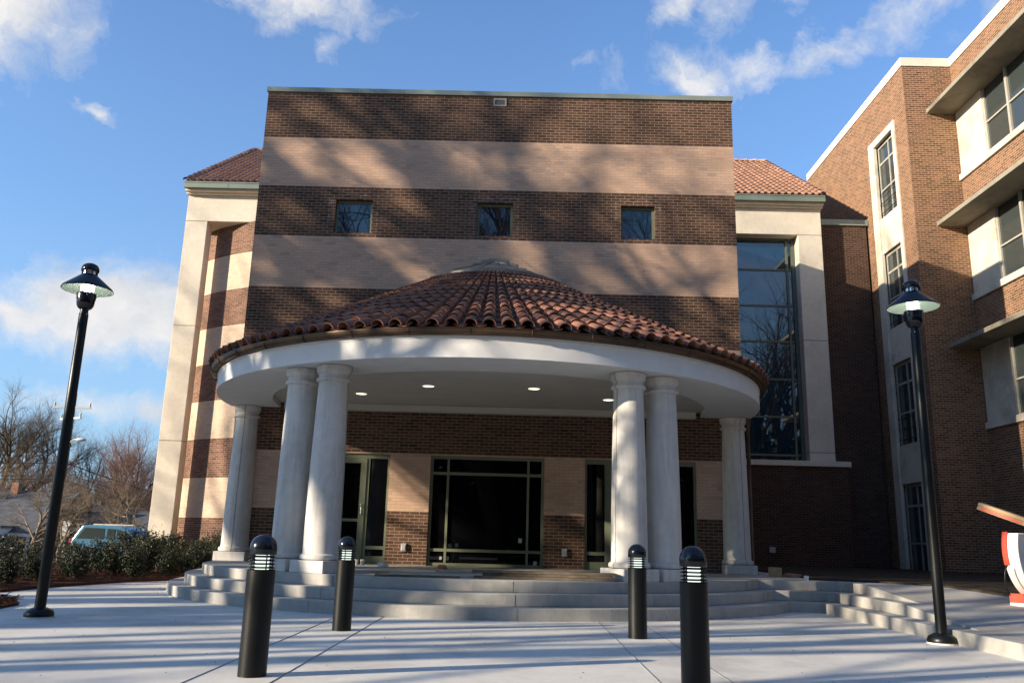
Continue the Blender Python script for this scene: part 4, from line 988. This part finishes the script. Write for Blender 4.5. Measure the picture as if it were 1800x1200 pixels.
# ------------------------------------------------------------------ bare winter trees
def tree_proto(name, seed, height, spread, twigm, barkm, levels=5, trunk_r=.28, fork=.28, lean=(0,0), first=6, up_=.55, kids=(6,5,5,4), dens=1.0, gnarl=.18):
    rnd = random.Random(seed); tk = MB(); cw = MB()
    def branch(p, d, L, r, lev):
        nseg = 5 if lev <= 1 else (4 if lev == 2 else 3)
        pts = [Vector(p)]; rr = [r]; dd = Vector(d)
        for i in range(nseg):
            dd = (dd+Vector((rnd.gauss(0, gnarl), rnd.gauss(0, gnarl), rnd.gauss(0, gnarl)+up_*.10*(1 if lev else .2)))).normalized()
            pts.append(pts[-1]+dd*(L/nseg)); rr.append(r*(1-.72*(i+1)/nseg) if lev else r*(1-.45*(i+1)/nseg))
        (tk if lev <= 1 else cw).tube(pts, rr, (10, 7, 5, 3, 3, 3)[lev], False)
        if lev >= levels-1: return
        nk = kids[min(lev, len(kids)-1)]
        for i in range(int(nk)):
            f = (fork+(1-fork)*(i+.6)/nk) if lev == 0 else rnd.uniform(.22, 1.0)
            f = min(.999, f); k = min(nseg-1, int(f*nseg)); q_ = pts[k].lerp(pts[k+1], f*nseg-k)
            loc_d = (pts[k+1]-pts[k]).normalized(); sd = loc_d.orthogonal().normalized(); a = (i*2.4+rnd.uniform(-.5,.5)) if lev == 0 else rnd.uniform(0, 2*math.pi)
            sd = Matrix.Rotation(a, 3, loc_d)@sd; ang = rnd.uniform(.45, .95)*(spread if lev == 0 else 1.0)
            nd = (loc_d*math.cos(ang)+sd*math.sin(ang)).normalized(); nd.z += .12*up_; nd.normalize()
            lr = rr[k]+(rr[k+1]-rr[k])*(f*nseg-k)
            branch(q_, nd, L*rnd.uniform(.50, .78)*(1.05-.35*f if lev else 1.0), min(lr*.8, r*rnd.uniform(.42, .60)), lev+1)
        if lev == 0:    # leaders that carry the trunk on
            for s_ in (1, -1, 0.3):
                nd = (dd+Vector((s_*rnd.uniform(.2,.5), rnd.uniform(-.4,.4), .2))).normalized(); branch(pts[-1], nd, L*.62, rr[-1]*.8, 1)
        elif lev < levels-1: branch(pts[-1], dd, L*.55, rr[-1], lev+1)
    branch(Vector((0,0,-.1)), Vector((lean[0], lean[1], 1)).normalized(), height*.52, trunk_r, 0)
    root = thing(name, 'x', 'tree', (0,0,0)); build('trunk', tk, barkm, root, True); build('crown', cw, twigm, root, 'raw')
    return root
def place(proto, first, loc, rz, s_, label, group):
    if first: proto.location = loc; proto.rotation_euler = (0,0,rz); proto.scale = (s_,)*3; proto['label'] = label; proto['group'] = group; return proto
    return copy_tree(proto, loc, rz, s_, label, group)

T1 = tree_proto('bare_tree', 101, 14, 1.0, M['twig'], M['bark'], 6, .36, .30, kids=(6,5,5,5,4))
T2 = tree_proto('bare_tree', 102, 14, .8, M['twig'], M['bark'], 6, .30, .22, kids=(7,5,5,4,4), up_=.8)
T3 = tree_proto('bare_tree', 103, 10, 1.0, M['twig_red'], M['bark'], 6, .18, .15, kids=(8,5,5,4,3), up_=.8, gnarl=.13)
T4 = tree_proto('bare_tree', 104, 9, 1.3, M['twig_tan'], M['bark'], 6, .20, .12, kids=(8,5,5,4,3), gnarl=.24)
g1 = 'bare trees beyond the houses'
bg_trees = [
    (T1, (-50.5, 84), 0.4, 1.12, 'tall bare tree with forking dark trunk at the far left edge'),
    (T2, (-46.5, 80), 1.9, 1.02, 'tall bare tree leaning right, just left of the street lamp pole'),
    (T1, (-58, 92), 3.0, 1.15, 'bare tree cut by the left edge of the photograph'),
    (T2, (-41.5, 86), 4.0, .80, 'grey bare tree directly behind the utility pole'),
    (T3, (-38.5, 84), .5, 1.02, 'reddish bare tree to the right of the utility pole'),
    (T3, (-35.5, 76), 2.2, 1.12, 'tallest reddish bare tree in front of the pale sky'),
    (T3, (-31.2, 70), 3.7, .98, 'dark reddish bare tree next to the white corner pylon'),
    (T2, (-29.0, 74), 1.1, .62, 'grey bare tree touching the white corner pylon'),
    (T4, (-42.5, 68), 2.0, .84, 'low tan tree with tangled branches left of the lamp pole'),
    (T4, (-47, 72), .2, .92, 'low tan tree over the dark roof at the left'),
    (T4, (-37.5, 72), 5.2, .86, 'tan bushy tree behind the middle house roof'),
    (T4, (-33.6, 67), 3.2, .74, 'tan bushy tree above the long white eave'),
    (T3, (-44.0, 95), 4.4, 1.15, 'faint reddish tree farthest behind the utility pole'),
    (T4, (-39.6, 62), 1.2, .66, 'short tan tree growing before the dark roofed house')]
seen = set()
for pr_, (x, y), rz, s_, lb in bg_trees:
    place(pr_, id(pr_) not in seen, (x, y, gz(x, y)), rz, s_, lb, g1); seen.add(id(pr_))
S1 = tree_proto('yard_tree', 105, 5.6, 1.2, M['twig_tan'], M['twig_tan'], 5, .12, .2, kids=(7,6,5,4), gnarl=.26)
place(S1, True, (-21.4, 48.5, gz(-21.4, 48.5)), .6, 1.0, 'small crooked pale tree behind the roof of the blue vehicle', 'small yard trees')
place(S1, False, (-31.5, 47, gz(-31.5, 47)), 2.6, .95, 'small crooked tree at the left edge before the white garage', 'small yard trees')
place(S1, False, (-28.0, 50, gz(-28, 50)), 4.6, 1.0, 'small many stemmed tree just left of the lamp pole', 'small yard trees')
for k, (x, y, rz, sc_, lb) in enumerate(((-34.6, 55.5, 1.0, 1.02, 'tangled small tree before the porch posts of the dark house'), (-30.4, 56, 3.4, .98, 'tangled small tree just right of the utility pole base'), (-36.5, 53, 5.0, .95, 'tangled small tree rising over the white garage'), (-26.2, 57.5, .2, .9, 'tangled small tree above the middle of the long white eave'), (-23.6, 60, 2.3, 1.05, 'tangled small tree in front of the white gabled house'), (-28.6, 54, 4.1, .85, 'tangled small tree beside the road sign'))):
    place(S1, False, (x, y, gz(x, y)), rz, sc_, lb, 'small yard trees')
for k, (pr_, x, y, rz, sc_, lb) in enumerate(((T4, -45, 64, 3.3, .62, 'low bushy bare tree at the left edge behind the dark roof'), (T4, -36.2, 69, .9, .70, 'bushy bare tree right of the utility pole above the roofs'), (T3, -30.0, 68, 5.0, .72, 'low reddish bare tree behind the white gable'), (T2, -52.5, 78, 5.6, .95, 'slender grey bare tree second from the left edge'), (T3, -41.0, 74, 1.6, .85, 'reddish bare tree hidden partly by the lamp pole'), (T4, -27.6, 71, 4.4, .66, 'bushy tan tree touching the white corner pylon low down'))):
    place(pr_, False, (x, y, gz(x, y)), rz, sc_, lb, g1)
# far woods that read as one mass of twigs
rw = random.Random(77); wm = MB()
for i in range(5200):
    x = rw.uniform(-150, 10); y = 128+rw.uniform(-14, 22); zz = gz(x, y)-1.0; h_ = rw.uniform(3, 11.5); ln = rw.gauss(0, .22)
    wm.tube([(x, y, zz+rw.uniform(0, 4)), (x+ln*h_*.5, y+rw.gauss(0,.5), zz+h_*.7), (x+ln*h_+rw.gauss(0,.8), y, zz+h_)], [.14, .08, .03], 3, False)
tag(build('distant_woods', wm, M['twig'], None, 'raw'), 'far off bare winter woods along the horizon', 'woods', kind='stuff')

# big trees outside the frame: to the left they throw the branch shadows, behind the camera they mirror in the glass
B1 = tree_proto('shade_tree', 201, 27, .55, M['twig'], M['bark'], 4, .56, .42, kids=(6,4,2), gnarl=.09, up_=.5, lean=(-.12,.26))
B2 = tree_proto('shade_tree', 202, 30, .65, M['twig'], M['bark'], 5, .45, .35, kids=(7,5,4,3), gnarl=.14, up_=.6)
B3 = tree_proto('shade_tree', 203, 22, .8, M['twig'], M['bark'], 4, .26, .30, kids=(7,3,2), gnarl=.12, up_=.4)
for o in (B1, B2, B3): o.location = (0, -60, 0)
sd_ = Vector((-math.cos(SUN_AZ), -math.sin(SUN_AZ), 0)); la = Vector((math.sin(SUN_AZ), -math.cos(SUN_AZ), 0))
g2 = 'large bare trees across the lawn'
ctr = Vector((-.6, 18, 0)); seenb = set()
def shade_tree(pr_, s, w, rz, sc_, lb):
    p = ctr+sd_*s+la*w; place(pr_, id(pr_) not in seenb, (p.x, p.y, -.05), rz, sc_, lb, g2); seenb.add(id(pr_))
SHADE = [(B1, 30, 5.8, .0, .95), (B1, 37, 2.2, .45, 1.0), (B1, 42, 8.3, -.3, 1.0), (B1, 43, 4.6, -.5, 1.0), (B3, 27, 9.0, 0, 1.0), (B3, 24, 12.5, 2.0, .9), (B3, 20, 5.0, 1.0, .8), (B3, 26, 2.8, 5.2, .85), (B3, 31, 6.2, 4.0, 1.0), (B3, 36, 15.5, 1.0, 1.0), (B3, 45, -9.5, 3.0, 1.1)]
for i, (pr_, s, w, rz, sc_) in enumerate(SHADE): shade_tree(pr_, s, w, rz, sc_, 'large bare tree standing on the lawn left of the view')
for i, (x, y, rz, sc_) in enumerate(((-14,-20,.4,.75),(-5,-26,2.2,.85),(4,-22,3.6,.7),(12,-24,5.1,.8),(20,-18,1.3,.8),(28,-26,4.0,.9),(-24,-26,.9,.8),(-9,-31,3.3,.95),(8,-30,1.9,1.0),(16,-29,.2,.95),(24,-31,2.9,1.0),(34,-24,4.6,.9),(0,-33,5.5,1.0),(40,-14,1.1,.85),(33,-6,2.5,.8))):
    place(B1 if i % 2 else B2, i == 0, (x, y, -.05), rz, sc_, 'large bare tree standing behind the photographer', g2)

rw = random.Random(31); wm = MB()  # unseen evergreen woods, added to block sky light and darken the glass reflections
for i in range(52000):
    x = rw.uniform(-62, 75); y = -38+rw.uniform(-6, 6); top = 11.0+2.2*math.sin(x*.31)+1.6*math.sin(x*.83+1)
    if i > 40000: x = 52+rw.uniform(-6, 6); y = rw.uniform(-32, 12)  # right flank, added to screen off the sky on that side
    if i % 5 == 0: top *= .6
    z = rw.uniform(0, 1)**.8*top
    c = Vector((x, y, z)); a = Vector((rw.gauss(0,1), rw.gauss(0,1), rw.gauss(0,1))).normalized(); b_ = a.orthogonal().normalized(); s_ = rw.uniform(.22, .55)*(2.2 if i % 5 == 0 else 1)
    wm.add([c-a*s_-b_*s_*.5, c+a*s_-b_*s_*.5, c+a*s_+b_*s_*.5, c-a*s_+b_*s_*.5], [(0,1,2,3)], rw.random()*.5)
tag(build('sky_block_woods', wm, M['leaf'], None, 'raw'), 'dense evergreen woods added out of view behind and to the right of the photographer to block sky light', 'woods', kind='stuff')

for i, (pr_, x, y, rz, sc_) in enumerate(((T1,-9,-17,.4,2.0),(T2,-1,-19,2.0,2.0),(T1,7,-18,3.1,1.6),(T2,14,-20,4.4,1.45),(T1,21,-18,5.5,1.45),(T2,29,-12,.9,1.6),(T1,35,-3,1.7,1.9),(T2,37,6,3.6,1.8))):  # unseen extra trees, added so their crowns hold back sky light
    place(pr_, False, (x, y, -.05), rz, sc_, 'large bare tree with dense twigs added behind the photographer to cut sky light', g2)

# ------------------------------------------------------------------ houses, pole, wires, vehicle beyond the hedge
M['siding'] = simple('white siding', (.66,.66,.64), .7, .3, var=.05)
M['slate'] = simple('grey shingle', (.085,.088,.095), .9, .2, var=.3, vscale=2, bmp=.3, bscale=8)
M['dkwall'] = simple('brown house wall', (.10,.075,.055), .85, .2, var=.3)
M['carpaint'] = simple('blue car paint', (.08,.20,.30), .22, .6, .2, var=.05)
M['rubber'] = simple('tyre rubber', (.02,.02,.02), .8, .3)
M['taillamp'] = simple('red tail lamp', (.60,.03,.02), .3, .6)
M['headlamp'] = simple('clear lamp', (.6,.6,.6), .2, .6)
M['poleoil'] = simple('creosoted pole', (.19,.085,.032), .9, .2, var=.5, vscale=3)
M['galv'] = simple('bleached crossarm', (.50,.46,.38), .7, .3)
M['wire'] = simple('cable', (.03,.03,.03), .7, .3)
def house(loc, L, D, wall_h, roof_h, wallm, label, posts=0, gable_front=False, wins=3):
    x, y, z = loc; root = thing('house', label, 'house', loc)
    b = MB(); b.box(x-L/2, x+L/2, y, y+D, z-.5, z+wall_h)
    if gable_front: b.add([(x-L/2,y,z+wall_h),(x+L/2,y,z+wall_h),(x,y,z+wall_h+roof_h)], [(0,1,2)]); b.add([(x-L/2,y+D,z+wall_h),(x+L/2,y+D,z+wall_h),(x,y+D,z+wall_h+roof_h)], [(0,1,2)])
    else: b.add([(x-L/2,y,z+wall_h),(x-L/2,y+D,z+wall_h),(x-L/2,y+D/2,z+wall_h+roof_h)], [(0,1,2)]); b.add([(x+L/2,y,z+wall_h),(x+L/2,y+D,z+wall_h),(x+L/2,y+D/2,z+wall_h+roof_h)], [(0,1,2)])
    build('wall', b, wallm, root, 'raw')
    o = .35; b = MB(); t_ = .14
    if gable_front:
        for s_ in (-1, 1):
            k = roof_h/(L/2); xe = s_*(L/2+o); ze = wall_h-k*o
            b.add([(x+xe,y-o,z+ze),(x,y-o,z+wall_h+roof_h),(x,y+D+o,z+wall_h+roof_h),(x+xe,y+D+o,z+ze),(x+xe,y-o,z+ze+t_),(x,y-o,z+wall_h+roof_h+t_),(x,y+D+o,z+wall_h+roof_h+t_),(x+xe,y+D+o,z+ze+t_)], [(0,3,2,1),(4,5,6,7),(0,1,5,4),(2,3,7,6),(3,0,4,7),(1,2,6,5)])
    else:
        for s_ in (-1, 1):
            k = roof_h/(D/2); ye = y+D/2+s_*(D/2+o+(1.1 if s_ < 0 else 0)); ze = wall_h-k*(o+(1.1 if s_ < 0 else 0))
            b.add([(x-L/2-o,ye,z+ze),(x+L/2+o,ye,z+ze),(x+L/2+o,y+D/2,z+wall_h+roof_h),(x-L/2-o,y+D/2,z+wall_h+roof_h),(x-L/2-o,ye,z+ze+t_),(x+L/2+o,ye,z+ze+t_),(x+L/2+o,y+D/2,z+wall_h+roof_h+t_),(x-L/2-o,y+D/2,z+wall_h+roof_h+t_)], [(0,3,2,1),(4,5,6,7),(0,1,5,4),(2,3,7,6),(3,0,4,7),(1,2,6,5)])
    rf = build('roof', b, M['slate'], root)
    b = MB(); k = roof_h/((L if gable_front else D)/2)
    if gable_front:
        for s_ in (-1, 1):
            xe = s_*(L/2+o); ze = wall_h-k*o
            b.add([(x+xe,y-o-.03,z+ze-.12),(x,y-o-.03,z+wall_h+roof_h-.12),(x,y-o-.03,z+wall_h+roof_h+.12),(x+xe,y-o-.03,z+ze+.12),(x+xe,y-o-.005,z+ze-.12),(x,y-o-.005,z+wall_h+roof_h-.12),(x,y-o-.005,z+wall_h+roof_h+.12),(x+xe,y-o-.005,z+ze+.12)], [(0,1,2,3),(4,7,6,5),(0,4,5,1),(3,2,6,7),(0,3,7,4)])
    else: ze = wall_h-k*(o+1.1); b.box(x-L/2-o, x+L/2+o, y-o-1.14, y-o-1.105, z+ze-.10, z+ze+.13)
    build('fascia', b, M['siding'], rf)
    b = MB(); b.box(x+L*.18, x+L*.18+.5, y+D/2-.4, y+D/2+.1, z+wall_h+roof_h-.5, z+wall_h+roof_h+.8); build('chimney', b, M['rubble'], rf)
    for i in range(wins):
        wx = x-L/2+L*(i+.6)/(wins+.2); b = MB(); f0, f1 = wx-.5, wx+.5; z0, z1 = z+.9, z+2.0
        for a in ((f0,f0+.07,z0,z1),(f1-.07,f1,z0,z1),(f0+.07,f1-.07,z1-.07,z1),(f0+.07,f1-.07,z0,z0+.07),(wx-.025,wx+.025,z0+.07,z1-.07)): b.box(a[0], a[1], y-.05, y-.002, a[2], a[3])
        f = build('window', b, M['siding'], root); b = MB(); b.box(f0+.07, f1-.07, y-.02, y-.004, z0+.07, z1-.07); build('pane', b, M['glass_old'], f)
    if posts:
        b = MB()
        for i in range(posts): px = x-L/2+.1+(L-.2)*i/(posts-1); b.box(px-.08, px+.08, y-1.25, y-1.09, z-.3, z+wall_h-k*(o+1.1)+.0)
        po = build('porch_post', b, M['siding'], root); b = MB(); b.box(x-L/2, x+L*.1, y-1.19, y-1.15, z+.75, z+.83); build('porch_rail', b, M['siding'], root)
    return root
za = gz(-36, 58)
house((-40.6, 60, -1.15), 14.5, 8, 2.45, 2.2, M['dkwall'], 'low dark house with grey shingle roof and white porch posts at the left', 6)
house((-27.6, 64, -1.15), 11.0, 8, 2.6, 1.25, M['dkwall'], 'long low house with a white eave behind the blue vehicle', 4)
house((-29.4, 76, -1.2), 6.2, 9, 3.2, 1.75, M['siding'], 'white gabled house beside the white corner pylon', 0, True, 2)
b = MB(); gx, gy = -36.1, 57.6; root = thing('garage', 'small white garage with a flat front at the far left edge', 'garage', (gx, gy, -1.1))
b.box(gx-1.9, gx+1.35, gy, gy+5, -1.4, 1.0); build('wall', b, M['siding'], root)
b = MB(); b.box(gx-2.05, gx+1.5, gy-.15, gy+5.1, 1.0, 1.12); build('roof', b, M['slate'], root)
b = MB()
for i in range(4): b.box(gx-1.5, gx+.95, gy-.03, gy-.002, -1.05+.48*i, -.60+.48*i)
build('door', b, M['siding'], root)

ux, uy = -32.2, 60.0; uz = gz(ux, uy)-.2
pole = thing('utility_pole', 'brown wooden utility pole with two crossarms and a street light arm', 'utility pole', (ux, uy, uz))
b = MB(); b.tube([(ux, uy, uz), (ux-.05, uy, uz+6), (ux-.08, uy, 10.6)], [.20, .17, .13], 12); build('post', b, M['poleoil'], pole, True)
def crossarm(z, hl, rz):
    b = MB(); Mx = Matrix.Translation((ux-.08, uy-.16, z))@Matrix.Rotation(rz, 4, 'Z'); b.obox(Mx, hl*2, .11, .13); ca = build('crossarm', b, M['galv'], pole)
    b = MB()
    for f in (-.94, .94):
        c = Mx@Vector((hl*f, 0, .065)); b.lathe([(0,0),(.05,0),(.07,.08),(.05,.16),(.07,.22),(.04,.32),(0,.34)], c, 8)
    build('insulator', b, M['galv'], ca)
crossarm(9.55, 1.32, R_(4)); crossarm(8.75, 1.15, R_(-28))
b = MB(); b.tube([(ux, uy, 7.0), (ux+.5, uy-.4, 7.25), (ux+1.0, uy-.8, 7.2)], .035, 6); a_ = build('light_arm', b, M['galv'], pole, True)
b = MB(); b.lathe([(0,0),(.16,.02),(.22,.10),(.14,.20),(0,.22)], (0,0,0), 12); b.v = [(ux+1.25+x*1.9, uy-.85+y, 7.08+z) for x, y, z in b.v]; build('light_head', b, M['headlamp'], a_, True)
def wire(p, q_, sag, r, label):
    pts = []
    for i in range(25):
        t_ = i/24; v = Vector(p).lerp(Vector(q_), t_); v.z -= sag*4*t_*(1-t_); pts.append(v)
    b = MB(); b.tube(pts, r, 4, False); tag(build('power_line', b, M['wire'], None, True), label, 'power line', 'overhead lines from the utility pole')
wire((ux, uy-.2, 5.6), (-14, 88, 3.0), 1.6, .035, 'thick upper cable sloping down to the right of the utility pole')
wire((ux, uy-.2, 4.9), (-14, 88, 2.4), 1.5, .018, 'thin middle cable sloping down to the right of the utility pole')
wire((ux, uy-.2, 4.4), (-14, 88, 1.9), 1.5, .018, 'thin lowest cable sloping down to the right of the utility pole')
wire((ux, uy-.2, 5.6), (-58, 56, 6.6), .7, .03, 'thick upper cable running left from the utility pole')
wire((ux, uy-.2, 4.7), (-58, 56, 6.0), .7, .02, 'middle cable running left from the utility pole')
wire((ux, uy-.2, 4.5), (-58, 56, 5.4), .7, .025, 'lowest cable running left from the utility pole')
sx, sy = -29.0, 55.2; sz = gz(sx, sy)
root = thing('road_sign', 'small white road sign on a thin pale post, seen beyond the hedge', 'sign', (sx, sy, sz))
b = MB(); b.box(sx-.04, sx+.04, sy-.03, sy+.03, sz, 1.45); build('post', b, M['siding'], root)
b = MB(); b.box(sx-.24, sx+.24, sy-.05, sy-.032, .55, 1.5); build('sign_plate', b, M['siding'], root, bevel=.005)
rd = MB(); rd.quad((-200, 37, -1.0+.19), (-8.0, 37, -1.0+.19), (-8.0, 45, -1.0+.19), (-200, 45, -1.0+.19))
rd.v = [(x, y, max(z, gz(x, y)+.02)) for x, y, z in rd.v]
# the road follows the land in short lengths
rd = MB(); xs_ = [-160,-120,-90,-70,-55,-45,-38,-32,-27,-23,-19,-16,-13,-11]
for i in range(len(xs_)-1): rd.quad((xs_[i],37.5,gz(xs_[i],37.5)+.05),(xs_[i+1],37.5,gz(xs_[i+1],37.5)+.05),(xs_[i+1],44.5,gz(xs_[i+1],44.5)+.07),(xs_[i],44.5,gz(xs_[i],44.5)+.07))
struct('road', rd, M['asphalt'])

# the blue vehicle, facing right
vx, vy = -21.35, 42.0; vz = gz(-19.5, 42)+.06
car = thing('parked_wagon', 'light blue boxy vehicle with dark side windows parked beyond the hedge', 'car', (vx+2.3, vy, vz))
def side(prof, y0, y1, mb):
    n = len(prof); vs = [(vx+x, y0, vz+z) for x, z in prof]+[(vx+x, y1, vz+z) for x, z in prof]
    mb.add(vs, [tuple(range(n)), tuple(range(2*n-1, n-1, -1))]+[(i, (i+1) % n, n+(i+1) % n, n+i) for i in range(n)])
body = [(0,.35),(.62,.35),(.66,.60),(.85,.76),(1.1,.76),(1.28,.60),(1.32,.33),(3.35,.33),(3.40,.60),(3.58,.76),(3.84,.76),(4.02,.60),(4.06,.35),(4.62,.38),(4.66,.75),(4.50,.98),(3.42,1.08),(2.72,1.60),(2.4,1.74),(1.0,1.80),(.52,1.76),(.10,1.10),(-.02,.75)]
b = MB(); side(body, vy-.88, vy+.88, b); build('body', b, M['carpaint'], car, bevel=.04)
b = MB(); side([(.30,1.14),(1.62,1.14),(1.62,1.64),(.66,1.66)], vy-.893, vy-.885, b); build('side_window', b, M['glass_old'], car)
b = MB(); side([(1.74,1.14),(2.14,1.14),(2.14,1.62),(1.74,1.63)], vy-.893, vy-.885, b); build('side_window', b, M['glass_old'], car)
b = MB(); side([(2.22,1.14),(3.1,1.14),(2.64,1.52),(2.22,1.60)], vy-.893, vy-.885, b); build('side_window', b, M['glass_old'], car)
b = MB(); b.box(vx-.04, vx+.03, vy-.885, vy-.66, vz+.80, vz+1.12); build('tail_light', b, M['taillamp'], car)
b = MB(); b.box(vx-.04, vx+.03, vy+.66, vy+.885, vz+.80, vz+1.12); build('tail_light', b, M['taillamp'], car)
b = MB(); b.box(vx+4.60, vx+4.68, vy-.85, vy-.55, vz+.62, vz+.80); build('headlight', b, M['headlamp'], car)
b = MB(); b.box(vx+4.60, vx+4.68, vy+.55, vy+.85, vz+.62, vz+.80); build('headlight', b, M['headlamp'], car)
b = MB(); b.box(vx-.12, vx-.01, vy-.9, vy+.9, vz+.42, vz+.58); build('bumper', b, M['chrome'], car, bevel=.02)
b = MB(); b.box(vx+.9, vx+2.3, vy-.62, vy-.58, vz+1.80, vz+1.85); b.box(vx+.9, vx+2.3, vy+.58, vy+.62, vz+1.80, vz+1.85); build('roof_rail', b, M['galv'], car)
for wx in (.97, 3.71):
    for wy in (-.80, .80):
        b = MB(); disc(b, (vx+wx, vy+wy, vz+.33), .19, .33, .20, (0,1,0), 24); w_ = build('wheel', b, M['rubber'], car, True, autos=40)
        b = MB(); disc(b, (vx+wx, vy+wy, vz+.33), .001, .19, .14, (0,1,0), 24); build('rim', b, M['chrome'], w_, True, autos=40)
